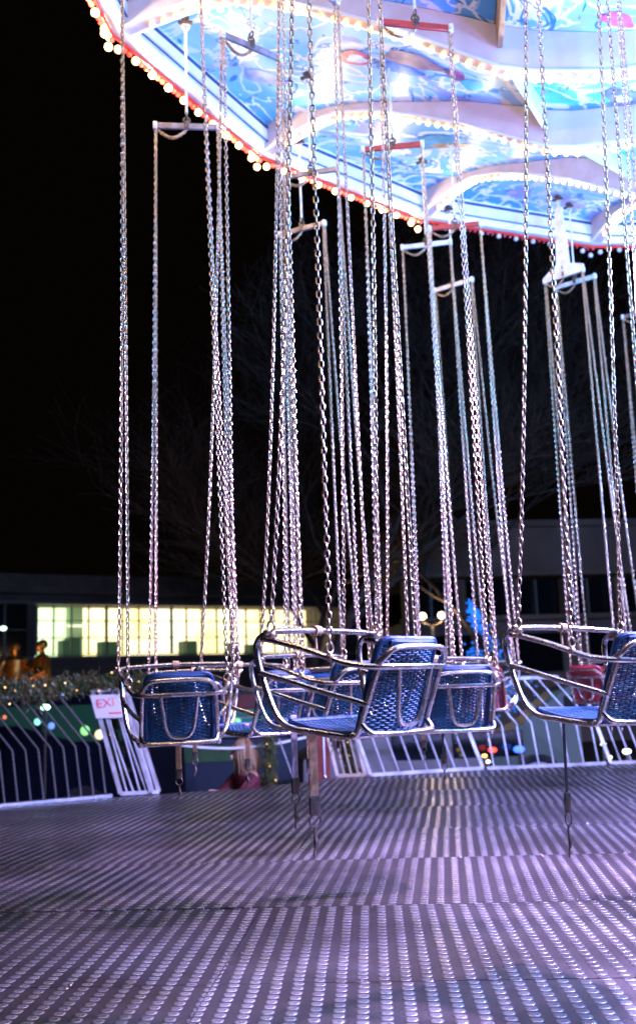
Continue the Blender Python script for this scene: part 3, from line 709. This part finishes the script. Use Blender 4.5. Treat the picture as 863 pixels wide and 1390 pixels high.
q = at(478,1055,0)+Vector((0,.1,0)); garland(q+Vector((-.1,0,.55)), q, .07, 1500, 'golden tinsel hanging inside the tan gate', lights=4, seed=8)
# barrier rope across the opening
a_ = g1b[1]+g1b[3]*.55; b_ = g2[1]+g2[3]*.5
mb = MB(); P = [a_.lerp(b_, i/24)-Vector((0,0,.14*math.sin(math.pi*i/24))) for i in range(25)]; mb.tube([p-P[0] for p in P], .014, 6); o = mb.build('rope', M['rope']); o.location = P[0]; tag(o, 'pale rope sagging across the opening between the two gates', 'rope')
# ---------------------------------------------------------------- people
def figure(name, root, J, E, rad, m, sub=2):
    me = bpy.data.meshes.new(name); me.from_pydata(J, E, []); me.update(); o = bpy.data.objects.new(name, me); COL.objects.link(o)
    if root: o.parent = root
    me.materials.append(m)
    md = o.modifiers.new('skin', 'SKIN'); 
    if not me.skin_vertices: 
        bpy.context.view_layer.objects.active = o
    for i, r in enumerate(rad):
        me.skin_vertices[0].data[i].radius = (r[0], r[1]) if isinstance(r, tuple) else (r, r)
        me.skin_vertices[0].data[i].use_root = (i == 0)
    s_ = o.modifiers.new('sub', 'SUBSURF'); s_.levels = sub; s_.render_levels = sub; md.use_smooth_shade = True
    return o
def person(root, pose, mskin, scale=1., name='body'):
    """pose: dict of joint positions"""
    J = []; E = []; R = []; idx = {}
    def j(n, p, r, par=None):
        idx[n] = len(J); J.append(tuple(Vector(p)*scale)); R.append(r*scale if not isinstance(r, tuple) else (r[0]*scale, r[1]*scale))
        if par: E.append((idx[par], idx[n]))
    p = pose
    j('pelvis', p['pelvis'], (.15,.11)); j('waist', p['waist'], (.13,.10), 'pelvis'); j('chest', p['chest'], (.17,.115), 'waist'); j('neckb', p['neckb'], (.10,.08), 'chest'); j('neck', p['neck'], .052, 'neckb'); j('headb', p['headb'], .075, 'neck'); j('head', p['head'], .092, 'headb'); j('top', p['top'], .07, 'head')
    for s_ in 'lr':
        j('sh'+s_, p['sh'+s_], .062, 'neckb'); j('el'+s_, p['el'+s_], .046, 'sh'+s_); j('wr'+s_, p['wr'+s_], .030, 'el'+s_)
        d = (Vector(p['wr'+s_])-Vector(p['el'+s_])).normalized(); sd = d.orthogonal().normalized(); wr = Vector(p['wr'+s_]); pm = wr+d*.06; j('pm'+s_, pm, (.034,.018), 'wr'+s_)
        for f in range(4):
            ln = (.066,.076,.070,.055)[f]; o_ = sd*(.027-.018*f); m1 = pm+d*.03+o_; j('f%s%d'%(s_,f), m1, .010, 'pm'+s_); j('g%s%d'%(s_,f), m1+d*ln*.9+Vector((0,0,-.015)), .008, 'f%s%d'%(s_,f))
        j('t'+s_, wr+d*.03+sd*.04, .012, 'pm'+s_); j('u'+s_, wr+d*.07+sd*.055, .009, 't'+s_)
        j('hp'+s_, p['hp'+s_], .085, 'pelvis'); j('kn'+s_, p['kn'+s_], .062, 'hp'+s_); j('an'+s_, p['an'+s_], .042, 'kn'+s_); j('ft'+s_, p['ft'+s_], .038, 'an'+s_)
    return figure(name, root, J, E, R, mskin)
def stand_pose(arms):
    P = dict(pelvis=(0,0,.95), waist=(0,0,1.10), chest=(0,0,1.30), neckb=(0,.0,1.44), neck=(0,0,1.53), headb=(0,-.02,1.60), head=(0,-.03,1.67), top=(0,-.02,1.74),
      hpl=(-.09,0,.90), knl=(-.10,-.02,.50), anl=(-.11,0,.09), ftl=(-.12,-.14,.04), hpr=(.09,0,.90), knr=(.11,-.05,.50), anr=(.13,-.02,.09), ftr=(.15,-.16,.04), shl=(-.19,0,1.41), shr=(.19,0,1.41))
    P.update(arms); return P
def face(root, c, s_, m, fwd):
    f = Vector(fwd).normalized(); c = Vector(c); sd = f.cross(Vector((0,0,1)))
    mb = MB(); mb.ball(c+f*.095*s_-Vector((0,0,.01*s_)), .018*s_, 6, 5, (1,1,1.4)); 
    for k in (-1,1): mb.ball(c+sd*.088*k*s_, .022*s_, 6, 5, (.6,.8,1.3)); 
    mb.build('nose_and_ears', m, root)
    e = MB()
    for k in (-1,1): e.ball(c+f*.082*s_+sd*.034*k*s_+Vector((0,0,.02*s_)), .011*s_, 6, 5)
    e.tube([c+f*.088*s_+sd*.025*s_*k-Vector((0,0,.052*s_)) for k in (-1,0,1)], .005*s_, 5); e.build('eyes_and_mouth', M['iron'], root)
# gilded statues on a plinth
pl = atd(42, 905, 24); plz = GZ
plb = empty('plinth', (pl.x, pl.y, GZ), 0, 'dark stone plinth carrying the two golden statues', 'plinth')
mb = MB(); mb.rbox((0,0,.55), (2.6,1.6,1.1), .04); mb.build('plinth_base', M['render'], plb); mb = MB(); mb.rbox((0,0,1.13), (2.8,1.8,.12), .02); mb.build('plinth_cap', M['concrete'], plb)
def statue(px, ytop, d, rz, arms, label, head_fwd):
    v = atd(px, ytop, d); base = GZ+1.19; sc_ = (v.z-base)/1.80
    root = empty('statue', (v.x, v.y, base), rz, label, 'statue', 'golden statues on the dark plinth')
    b = person(root, stand_pose(arms), M['gold'], sc_)
    face(root, (0,-.03*sc_,1.67*sc_), sc_, M['gold'], (0,-1,0))
    ct = MB(); n = 16; vs = []; fs = []
    for i, (z, rx, ry) in enumerate(((1.47,.10,.08),(1.42,.21,.13),(1.28,.205,.145),(1.08,.18,.14),(.9,.22,.17),(.62,.27,.21),(.48,.29,.23))):
        for k in range(n): a = 2*math.pi*k/n; w_ = 1+(.07*math.sin(5*a+i*.4) if i > 2 else 0); vs.append(Vector((rx*w_*math.cos(a), ry*w_*math.sin(a), z))*sc_)
    for i in range(6):
        for k in range(n): fs.append((i*n+k,i*n+(k+1)%n,(i+1)*n+(k+1)%n,(i+1)*n+k))
    ct.add(vs, fs); c = ct.build('coat', M['gold'], root); sm = c.modifiers.new('s','SOLIDIFY'); sm.thickness = .02
    hr = MB(); hr.ball((0,.01*sc_,1.70*sc_), .108*sc_, 12, 8, (1,1,.95)); hr.build('hair', M['gold'], root)
    sl = MB()
    for s_ in 'lr':
        S_, E_, W_ = (Vector(arms[k+s_]) if k+s_ in arms else Vector((-.19 if s_=='l' else .19,0,1.41)) for k in ('sh','el','wr'))
        sl.tube([S_*sc_, E_*sc_, (E_+(W_-E_)*.9)*sc_], [.08*sc_,.068*sc_,.06*sc_], 9)
    sl.build('sleeves', M['gold'], root)
    return root
statue(21, 872, 24, .1, dict(ell=(-.34,-.05,1.18), wrl=(-.20,-.27,1.15), elr=(.36,-.04,1.20), wrr=(.30,-.26,1.36)), 'golden statue facing forward with bent arms, left of the pair', 0)
statue(58, 868, 23.4, -.95, dict(ell=(-.27,-.12,1.15), wrl=(-.12,-.30,1.02), elr=(.27,-.06,1.15), wrr=(.13,-.28,1.02), head=(0,-.09,1.65), top=(0,-.09,1.74)), 'golden statue turned left with lowered head, in front of the lit windows', 0)
sf = empty('spotlight', (pl.x+.3, pl.y-3.2, GZ), 0, 'small ground spotlight aimed up at the golden statues', 'spotlight')
mb = MB(); mb.rbox((0,0,.06),(.3,.2,.12),.02); mb.tube([(0,0,.12),(0,.05,.26)],[.06,.09],10); mb.build('lamp_housing', M['iron'], sf)
l = lamp('spot', (0,.06,.34), 260, (1,.48,.14), .05, sf, 'SPOT'); l.data.spot_size = 1.1; l.rotation_euler = (math.radians(125),0,0)
# woman in red seated behind the deck edge, reaching forward
M['skin'] = mat('skin', (.52,.27,.19), .55); M['hair'] = mat('fair_hair', (.42,.26,.13), .6, noise=((.28,.16,.08), 40), bump=.6, bscale=60); M['coat'] = mat('dark_red_coat', (.13,.012,.02), .8, noise=((.08,.008,.012), 14), bump=.5, bscale=30)
M['denim'] = mat('blue_denim', (.03,.045,.10), .85)
wv_ = at(337, 1072, 0); wb = empty('person', (wv_.x, wv_.y+.75, GZ), math.radians(-62), 'fair haired woman in a dark red coat sitting low beyond the deck edge', 'person')
sit = dict(pelvis=(0,.0,.50), waist=(0,.02,.66), chest=(0,-.03,.86), neckb=(0,-.07,1.0), neck=(0,-.10,1.08), headb=(0,-.13,1.14), head=(0,-.15,1.21), top=(0,-.14,1.28),
  hpl=(-.1,-.05,.48), knl=(-.14,-.46,.50), anl=(-.14,-.50,.10), ftl=(-.14,-.64,.05), hpr=(.1,-.05,.48), knr=(.14,-.46,.50), anr=(.14,-.48,.10), ftr=(.14,-.62,.05), shl=(-.19,-.06,.97), shr=(.19,-.06,.97), ell=(-.22,-.25,.80), wrl=(-.14,-.46,.70), elr=(.21,-.24,.80), wrr=(.16,-.44,.84))
person(wb, sit, M['skin']); face(wb, (0,-.15,1.21), 1, M['skin'], (0,-1,-.15))
mb = MB(); n = 16; vs = []; fs = []
for i, (z, y, rx, ry) in enumerate(((1.03,-.075,.10,.085),(.99,-.065,.215,.135),(.86,-.03,.215,.16),(.68,.02,.19,.155),(.52,.0,.23,.20),(.40,-.02,.26,.24))):
    for k in range(n): a = 2*math.pi*k/n; vs.append((rx*math.cos(a), y+ry*math.sin(a), z+.01*math.sin(4*a)))
for i in range(5):
    for k in range(n): fs.append((i*n+k,i*n+(k+1)%n,(i+1)*n+(k+1)%n,(i+1)*n+k))
mb.add(vs, fs)
for s_ in 'lr': mb.tube([sit['sh'+s_], sit['el'+s_], Vector(sit['el'+s_]).lerp(Vector(sit['wr'+s_]),.9)], [.085,.068,.05], 9)
mb.build('coat', M['coat'], wb)
mb = MB(); mb.ball((0,-.105,1.245), .130, 12, 8, (1,.95,1.0)); mb.ball((0,-.02,1.12), .13, 10, 8, (1.05,.8,1.35)); r_ = random.Random(3)
for i in range(90):
    a = r_.uniform(0, 6.28); e = r_.uniform(.2,1.3); P0 = Vector((.12*math.cos(a)*math.cos(e), -.105+.115*math.sin(a)*math.cos(e), 1.245+.125*math.sin(e)))
    if P0.y < -.17 and P0.z < 1.29: continue
    dn = Vector((P0.x*.5, (P0.y+.10)*.4+.02, -1)).normalized(); w1 = r_.uniform(.02,.05)
    mb.tube([P0, P0+dn*.09+Vector((P0.x*.25,.0,.01)), P0+dn*.2+Vector((P0.x*.3+r_.gauss(0,.012),.01,0)), P0+dn*(.27+w1)+Vector((P0.x*.2+r_.gauss(0,.02),.015,0))], [.012,.014,.010,.003], 5)
mb.build('hair', M['hair'], wb)
mb = MB()
for s_ in 'lr': mb.tube([sit['hp'+s_], sit['kn'+s_], Vector(sit['kn'+s_])+Vector((0,-.02,-.03)), sit['an'+s_]], [.105,.08,.078,.058], 9)
mb.build('trousers', M['denim'], wb)
bn_ = empty('bench', (wb.location.x, wb.location.y, GZ), math.radians(-62), 'low wooden bench under the woman in red', 'bench')
mb = MB(); mb.rbox((0,.02,.36), (1.2,.36,.05), .01); mb.build('seat', M['bark'], bn_)
for x in (-.5,.5): mb = MB(); mb.rbox((x,.02,.167), (.06,.32,.33), .01); mb.build('leg', M['bark'], bn_)
# ---------------------------------------------------------------- left building with lit windows
BD = Vector((1.45,1,0)).normalized(); BN = Vector((BD.y,-BD.x,0))       # along facade, outward (towards us)
B0_ = atd(200, 855, 40); B0_.z = 0
def bpos(u, z, off=0): return B0_+BD*u+BN*off+Vector((0,0,z))
def uof(px, py=855):
    v = fw + rt*(px-CXP)/FPX - up*(py-CYP)/FPX
    # intersect with facade plane
    t_ = (B0_-Vector((0,0,0))).dot(BN)/Vector((v.x,v.y,0)).dot(BN); P = v*t_; P.z += CAMZ
    return (P-B0_).dot(BD), P.z
zt = uof(200,823)[1]; zb = uof(200,888)[1]; u0 = uof(-60)[0]; uw = uof(48)[0]; uw2 = uof(462)[0]; u1 = uof(620)[0]
bld = empty('office_building', bpos(0,GZ), math.atan2(BD.y,BD.x), 'long low dark building with a lit strip of windows on the left', 'building')
def lb_box(mb, ua, ub, z0, z1, o0, o1, bev=.0): mb.box(((ua+ub)/2, -(o0+o1)/2, (z0+z1)/2-GZ), (ub-ua, abs(o1-o0), z1-z0))
mb = MB(); lb_box(mb, u0, u1, GZ, zb-.12, -6, 0); lb_box(mb, u0, u1, zt+.12, zt+.35, -6, 0); lb_box(mb, uw2, u1, zb-.12, zt+.12, -6, 0); lb_box(mb, uw-.28, uw, zb-.12, zt+.12, -6, .02); mb.build('wall', M['render'], bld, smooth=False)
mb = MB(); lb_box(mb, u0, u1, zt+.35, zt+.55, -6.4, .7); lb_box(mb, u0, u1, zt+.55, zt+1.0, -6.2, .5); mb.build('roof', M['roof'], bld, smooth=False)
mb = MB(); lb_box(mb, u0, u1, zt+.03, zt+.12, .0, .08); lb_box(mb, u0, u1, zb-.12, zb-.03, 0, .12); lb_box(mb, u0, u1, zb-1.7, zb-1.45, 0, .15); mb.build('sill', M['concrete'], bld, smooth=False)
def room_mat(name, c1, c2, s_, sc):
    m = bpy.data.materials.new(name); m.use_nodes = True; nt = m.node_tree; b = nt.nodes['Principled BSDF']; b.inputs['Base Color'].default_value = (.5,.5,.45,1)
    tc = nt.nodes.new('ShaderNodeTexCoord'); n_ = nt.nodes.new('ShaderNodeTexNoise'); n_.inputs['Scale'].default_value = sc; n_.inputs['Detail'].default_value = 2; r = nt.nodes.new('ShaderNodeValToRGB')
    r.color_ramp.elements[0].position = .35; r.color_ramp.elements[1].position = .62; r.color_ramp.elements[0].color = (*c1,1); r.color_ramp.elements[1].color = (*c2,1)
    nt.links.new(tc.outputs['Object'], n_.inputs['Vector']); nt.links.new(n_.outputs['Fac'], r.inputs[0]); nt.links.new(r.outputs[0], b.inputs['Emission Color']); b.inputs['Emission Strength'].default_value = s_
    return m
mG = room_mat('green_lit_room', (.40,.66,.24), (.85,1,.68), 2.3, .35); mY = room_mat('yellow_lit_room', (.85,.70,.28), (1,.95,.68), 2.4, .35); mL = mat('ceiling_tube', (1,1,.9), .4, 0, (1,.97,.75), 1.7)
ug = uof(143)[0]
for (ua, ub, mm) in ((uw, ug, mG), (ug+.1, uw2, mY)):
    mb = MB(); lb_box(mb, ua, ub, zb-.1, zt+.1, -2.6, -2.5); mb.build('lit_room', mm, bld, smooth=False)
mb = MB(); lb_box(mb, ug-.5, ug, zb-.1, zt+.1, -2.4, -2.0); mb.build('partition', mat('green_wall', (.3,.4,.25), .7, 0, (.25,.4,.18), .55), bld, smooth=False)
mb = MB()
for i in range(9):
    ua = uw+.4+i*1.5
    if ua+1 < uw2: lb_box(mb, ua, ua+1.1, zt-.62, zt-.56, -1.9, -1.7)
mb.build('ceiling_lights', mL, bld, smooth=False)
mb = MB(); lb_box(mb, u0, uw2, zb-.11, zb-.1, -2.5, 0); lb_box(mb, u0, uw2, zt+.1, zt+.11, -2.5, 0); mb.build('room_floor', M['concrete'], bld, smooth=False)
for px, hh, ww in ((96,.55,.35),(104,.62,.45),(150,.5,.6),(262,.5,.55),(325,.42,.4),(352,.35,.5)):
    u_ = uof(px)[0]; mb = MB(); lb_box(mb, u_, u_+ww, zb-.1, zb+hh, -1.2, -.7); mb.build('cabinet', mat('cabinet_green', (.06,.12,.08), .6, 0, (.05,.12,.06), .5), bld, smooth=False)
mgl = bpy.data.materials.new('window_glass'); mgl.use_nodes = True; nt = mgl.node_tree; nt.nodes.clear(); o_ = nt.nodes.new('ShaderNodeOutputMaterial'); mx = nt.nodes.new('ShaderNodeMixShader'); tr = nt.nodes.new('ShaderNodeBsdfTransparent'); gl = nt.nodes.new('ShaderNodeBsdfGlossy'); gl.inputs['Roughness'].default_value = .05; mx.inputs[0].default_value = .08
nt.links.new(tr.outputs[0], mx.inputs[1]); nt.links.new(gl.outputs[0], mx.inputs[2]); nt.links.new(mx.outputs[0], o_.inputs[0])
step = (uof(143)[0]-uw)/4; u_ = uw; i = 0
while u_ < uw2-.05:
    ue = min(u_+step, uw2); fr_ = MB(); th_ = .09 if i % 4 == 0 else .035
    lb_box(fr_, u_, u_+th_, zb, zt, -.04, .05); 
    for zz in (zb, zb+(zt-zb)*.34, zb+(zt-zb)*.68, zt-.05): lb_box(fr_, u_+th_, ue, zz, zz+.03, -.03, .04)
    wn = fr_.build('window', M['frame'], bld, smooth=False); pn = MB(); lb_box(pn, u_+th_, ue, zb, zt, -.012, -.006); pn.build('pane', mgl, wn, smooth=False); u_ = ue; i += 1
u_ = u0
while u_ < uw-.3:
    ue = min(u_+step*1.25, uw-.28); fr_ = MB(); lb_box(fr_, u_, u_+.06, zb, zt, -.04, .05); lb_box(fr_, u_+.06, ue, zb+(zt-zb)*.5, zb+(zt-zb)*.5+.03, -.03, .04); wn = fr_.build('window', M['frame'], bld, smooth=False); pn = MB(); lb_box(pn, u_+.06, ue, zb, zt, -.02, -.01); pn.build('pane', M['dglass'], wn, smooth=False); u_ = ue
# ---------------------------------------------------------------- right building
R0 = atd(735, 800, 33); R0.z = GZ
rb = empty('concrete_building', R0, math.radians(8), 'grey brown concrete building with dark windows behind the chains on the right', 'building')
def zpx(py, d=33): return atd(735, py, d).z-GZ
W0, W1 = -4.2, 9
mb = MB(); mb.box(((W0+W1)/2, 3, (zpx(780)+zpx(716))/2), (W1-W0, 6, zpx(716)-zpx(780))); mb.box(((W0+W1)/2, 3.1, zpx(840)/2), (W1-W0, 5.6, zpx(840)))
mb.build('wall', M['concrete'], rb, smooth=False)
mb = MB(); mb.box(((W0+W1)/2, -.1, zpx(778)), (W1-W0+.3, .4, .16)); mb.box(((W0+W1)/2, -.05, zpx(838)), (W1-W0+.2, .5, .14)); mb.box(((W0+W1)/2, 2.9, zpx(712)), (W1-W0+.4, 6.6, .18)); mb.build('ledge', M['concrete'], rb, smooth=False)
x = W0; i = 0
while x < W1-.3:
    cl_ = MB(); cl_.box((x+.12, .2, (zpx(780)+zpx(840))/2), (.24, .4, zpx(780)-zpx(840)-.18)); cl_.build('column', M['concrete'], rb, smooth=False)
    wn = MB(); wn.box((x+.9, .42, (zpx(780)+zpx(840))/2), (.06, .08, zpx(780)-zpx(840)-.2)); wn = wn.build('window', M['frame'], rb, smooth=False)
    pn = MB(); pn.box((x+.92, .55, (zpx(780)+zpx(840))/2), (1.36, .04, zpx(780)-zpx(840)-.2)); pn.build('pane', M['dglass'] if i != 5 else mat('blue_lit_pane', (.1,.15,.3), .3, 0, (.25,.4,.8), .35), wn, smooth=False)
    x += 1.62; i += 1
for i in range(5):   # lower storey openings
    mb = MB(); mb.box((W0+1.3+i*2.6, .27, zpx(885)), (1.9, .05, 1.3)); w_ = mb.build('window', M['frame'], rb, smooth=False); mb = MB(); mb.box((W0+1.3+i*2.6, .235, zpx(885)), (1.75, .02, 1.15)); mb.build('pane', M['dglass'], w_, smooth=False)
# ---------------------------------------------------------------- twin globe street lamp
lp = atd(586, 836, 27); sl = empty('street_lamp', (lp.x, lp.y, GZ), 0, 'twin globe street lamp glowing behind the chains left of the blue lit tree', 'street lamp')
mb = MB(); mb.tube([(0,0,0),(0,0,.3),(0,0,.32),(0,0,lp.z-GZ-.25)], [.11,.09,.05,.04], 10); mb.tube([(-.23,0,lp.z-GZ-.16),(0,0,lp.z-GZ-.25),(.23,0,lp.z-GZ-.16)], .02, 8); mb.build('lamp_post', M['iron'], sl)
for x in (-.23,.23):
    mb = MB(); mb.ball((x,0,lp.z-GZ), .09, 14, 10); mb.build('globe', mat('lamp_globe', (1,.9,.7), .3, 0, (1,.83,.52), 2.5), sl)
    lamp('lamp_light', (x,-.2,lp.z-GZ-.02), 35, (1,.72,.45), .06, sl)
# ---------------------------------------------------------------- trees
def bare_tree(base, h, seed, label, rad=.16):
    r_ = random.Random(seed); root = empty('bare_tree', base, 0, label, 'tree', 'leafless winter trees behind the ride'); tr = MB(); cr = MB()
    def grow(P, d, L_, r, lv):
        n = 5; pts = [P.copy()]; q = P.copy(); dd = d.copy()
        for i in range(n):
            dd = (dd+Vector((r_.gauss(0,.16), r_.gauss(0,.16), r_.gauss(0,.10)+.03))).normalized(); q = q+dd*L_/n; pts.append(q.copy())
            if lv < 5 and i >= (2 if lv == 0 else 1):
                for _ in range(1 if lv in (0,1) and i < 4 else (2 if lv < 4 else 1)):
                    az = r_.uniform(0, 6.28); sp_ = r_.uniform(.5,1.0); e = (dd+Vector((math.cos(az)*sp_, math.sin(az)*sp_, r_.uniform(-.1,.35)))).normalized(); grow(q, e, L_*r_.uniform(.55,.78), r*(1-.55*i/n)*.6, lv+1)
        (tr if lv == 0 else cr).tube(pts, [max(.006, r*(1-.55*i/n)) for i in range(n+1)], 5 if lv < 3 else 3, cap=False)
    grow(Vector((0,0,0)), Vector((0,0,1)), h*.55, rad, 0)
    tr.build('trunk', M['bark'], root); cr.build('branches', M['bark'], root)
def gnd(px, d): v = atd(px, 930, d); return (v.x, v.y, GZ)
bare_tree(gnd(425, 21), 9.5, 3, 'tall bare tree with dark trunk behind the middle chains')
bare_tree(gnd(396, 24), 9.0, 8, 'bare tree with fine twigs just left of the tall dark trunk')
bare_tree(gnd(650, 26), 9.0, 14, 'bare tree standing before the concrete building')
M['ledblue'] = mat('blue_led', (.05,.3,.9), .4, 0, (.02,.22,1), 1.1)
bt = empty('lit_tree', gnd(664, 24), 0, 'small tree glowing with bright blue fairy lights between the chains', 'tree')
mb = MB(); mb.tube([(0,0,0),(.03,0,1.0),(0,0,2.3),(-.2,0,3.0)], [.07,.06,.045,.02], 8)
for a in range(9): mb.tube([(0,0,1.1+.18*a),(math.cos(a*2.4)*.3,math.sin(a*2.4)*.3,1.4+.2*a),(math.cos(a*2.4)*.55,math.sin(a*2.4)*.5,1.5+.2*a)], [.025,.018,.006], 5)
mb.build('trunk', M['bark'], bt)
mb = MB(); r_ = random.Random(4)
for i in range(620):
    z = r_.uniform(1.2,3.6); w_ = (3.75-z)*.30; cx_ = -.28+.22*(3.6-z)
    c = Vector((cx_+r_.gauss(0,w_*.55), r_.gauss(0,w_*.5), z+r_.gauss(0,.05)))
    if math.sin(c.x*9+c.z*7) < -.35: continue
    mb.ball(c, .022, 5, 4, (1.4,1,.8))
tag(mb.build('blue_lights', M['ledblue'], bt), kind='stuff')
# ---------------------------------------------------------------- stall, vans and lights behind the fence
SD = 21.
sv = atd(285, 1000, SD); st = empty('market_stall', (sv.x, sv.y, GZ), math.radians(6), 'market stall with red fascia, bright goods and dark blue counter with a green panel', 'market stall')
def sz(py): return atd(285, py, SD).z-GZ
Wd = 4.3; M['sred'] = mat('stall_red', (.40,.05,.04), .5, 0, noise=((.28,.04,.03), 3)); M['snavy'] = mat('stall_navy', (.012,.02,.06), .45); M['sgreen'] = mat('stall_green', (.07,.17,.035), .5, noise=((.05,.12,.03), 4))
mb = MB(); mb.rbox((0,-.05,(sz(943)+sz(964))/2), (Wd,.12,sz(943)-sz(964)), .02); mb.build('fascia', M['sred'], st)
mb = MB(); mb.rbox((0,.75,sz(940)), (Wd+.1,1.8,.06), .02); mb.build('roof', M['snavy'], st)
mb = MB(); mb.rbox((0,.3,sz(1003)/2), (Wd,.9,sz(1003)), .02); mb.build('counter', M['snavy'], st)
mb = MB(); mb.rbox((.12,-.17,(sz(1012)+sz(1034))/2), (1.45,.03,sz(1012)-sz(1034)), .005); mb.build('green_panel', M['sgreen'], st)
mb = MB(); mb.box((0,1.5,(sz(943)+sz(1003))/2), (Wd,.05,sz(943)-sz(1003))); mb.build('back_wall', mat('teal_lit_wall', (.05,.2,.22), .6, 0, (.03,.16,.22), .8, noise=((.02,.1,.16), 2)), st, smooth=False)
for x in (-Wd/2+.05, Wd/2-.05): mb = MB(); mb.rbox((x,-.02,sz(964)/2), (.08,.08,sz(964)), .01); mb.build('post', M['whitebar'], st)
gcols = [(.1,.6,.9),(.9,.8,.4),(.9,.2,.1),(.3,.9,.7),(1,.95,.85),(.15,.3,1),(.3,.8,.25)]; gm = [mat('goods_and_glint_glow', c, .5, 0, c, 1.3) for c in gcols]
for i in range(44):
    x = r_.uniform(-Wd/2+.15, Wd/2-.15); z = r_.choice((sz(999),sz(985),sz(974))); hh = r_.uniform(.05,.14); mb = MB(); mb.ball((0,0,0), hh*.6, 8, 6, (r_.uniform(.5,1.3),.6,1)); o = mb.build('toy', gm[i%7], None); o.parent = st; o.location = (x, r_.uniform(.1,1.1), z+hh*.6)
for zz in (sz(999)-.02, sz(985)-.02, sz(974)-.02): mb = MB(); mb.box((0,.65,zz), (Wd-.1,1.2,.02)); mb.build('shelf', M['whitebar'], st, smooth=False)
def wheel(root, x, y, r=.32):
    mb = MB(); mb.tube([(x,y-.1,r),(x,y+.1,r)], r, 18); w_ = mb.build('tyre', M['black'], root); mb = MB(); mb.tube([(x,y-.115,r),(x,y+.115,r)], r*.6, 14); mb.build('rim', M['fence'], w_)
def van(px, d, rz, L_, H, paint, label, win=None, group=None):
    root = empty('van', gnd(px, d), math.radians(rz), label, 'van', group); mb = MB()
    P = [(-L_/2,.35),(-L_/2+.02,.9),(-L_/2+.55,1.15),(-L_/2+1.1,H-.15),(-L_/2+1.45,H),(L_/2-.12,H),(L_/2,H-.15),(L_/2,.35)]; n = len(P); W_ = .9
    vs = []
    for y, k in ((-W_,1),(-W_*.9,0),(W_*.9,0),(W_,1)): pass
    vs = [(x,-W_ if z < 1.2 else -W_*.88,z) for x,z in P]+[(x,W_ if z < 1.2 else W_*.88,z) for x,z in P]
    mb.add(vs, [tuple(range(n)), tuple(range(2*n-1,n-1,-1))]+[(i,n+i,n+(i+1)%n,(i+1)%n) for i in range(n)]); mb.build('body', paint, root, smooth=False)
    g_ = MB()
    for (xa, xb) in ((-L_/2+1.25,-L_/2+2.0),(-L_/2+2.1,-L_/2+3.1),(-L_/2+3.2,L_/2-.25)):
        if xb > xa: g_.rbox(((xa+xb)/2,-W_*.925,H*.75), (xb-xa,.05,H*.26), .01)
    g_.build('side_window', win or M['dglass'], root); 
    for x in (-L_/2+.8, L_/2-.8):
        for y in (-W_+.02, W_-.02): wheel(root, x, y)
    for y in (-.6,.6): t_ = MB(); t_.rbox((L_/2+.01,y,.95), (.03,.14,.3), .01); t_.build('tail_light', mat('tail_light_red', (.12,.005,.005), .3, 0), root)
    for i in range(0 if win is None else 6): o = MB().ball((0,0,0), .03+.02*(i%3), 8, 6).build('window_glint', gm[(i*3)%7], root); o.location = (-L_/2+1.3+(L_-1.6)*((i*.37)%1), -W_*.955, H*(.66+.18*((i*.61)%1)))  # glowing balls added on the panes to imitate lit reflections
    return root
van(70, 17, -14, 3.6, 1.98, mat('dark_blue_paint', (.006,.008,.02), .3, .3, coat=.5), 'dark blue van with green reflections painted into its windows behind the left fence', mat('green_glow_glass', (.008,.035,.025), .15, 0, (.05,.22,.15), .12, noise=((.01,.03,.03), 5)))  # window reflections put into the glass as green colour and faint glow
van(520, 16.5, 6, 2.6, 1.35, mat('pale_pink_paint', (.16,.13,.13), .6, .0), 'pale low van behind the white gate under the middle chairs')
van(716, 20, -5, 1.5, 1.8, mat('pale_green_paint', (.09,.13,.09), .5, .0), 'small pale green van seen below the red swing chairs')
for px, py, d, c, r, lab in ((668,1018,15.5,(1,.06,.03),.045,'red glowing lamp close beyond the bent bar fence'),(704,1017,15.5,(.04,.12,1),.06,'blue glowing lamp close beyond the bent bar fence'),(657,1026,15,(1,.6,.12),.028,'small amber lamp left of the red lamp'),(662,1034,15,(1,.9,.6),.025,'small white lamp below the amber lamp'),(818,1010,16,(1,.9,.65),.03,'small white lamp far right under the side view chair'),(850,1020,15,(.9,1,.85),.045,'greenish white lamp by the right gate'),(62,960,15,(.6,1,.75),.05,'greenish white lamp reflecting above the blue van'),(826,1028,15,(.8,1,.7),.03,'pale lamp low behind the right fence'),(5,853,30,(.7,1,.9),.07,'cold white lamp at the far left before the unlit windows')):
    p = atd(px, py, d); root = empty('marker_lamp', (p.x,p.y,GZ), 0, lab, 'lamp', 'small coloured lamps beyond the fence')
    mb = MB(); hh = p.z-GZ; mb.tube([(0,0,0),(0,0,max(.05,hh-r))], .02, 6); mb.tube([(0,0,0),(0,0,.03)], .08, 10); mb.build('stand', M['iron'], root); mb = MB(); mb.ball((0,0,hh), r, 10, 8, (1.3,1,.8)); mb.build('lens', mat('lamp_lens', c, .3, 0, c, 4), root)
# red kiosk board between stall and tan gate
p = atd(436, 1020, 15.5); o = MB().rbox((0,0,.85), (.22,.1,1.7), .02).build('sign_post_board', M['sred']); o.location = (p.x,p.y,GZ); tag(o, 'narrow upright red board left of the tan gate', 'board')
# ---------------------------------------------------------------- haze free night: done
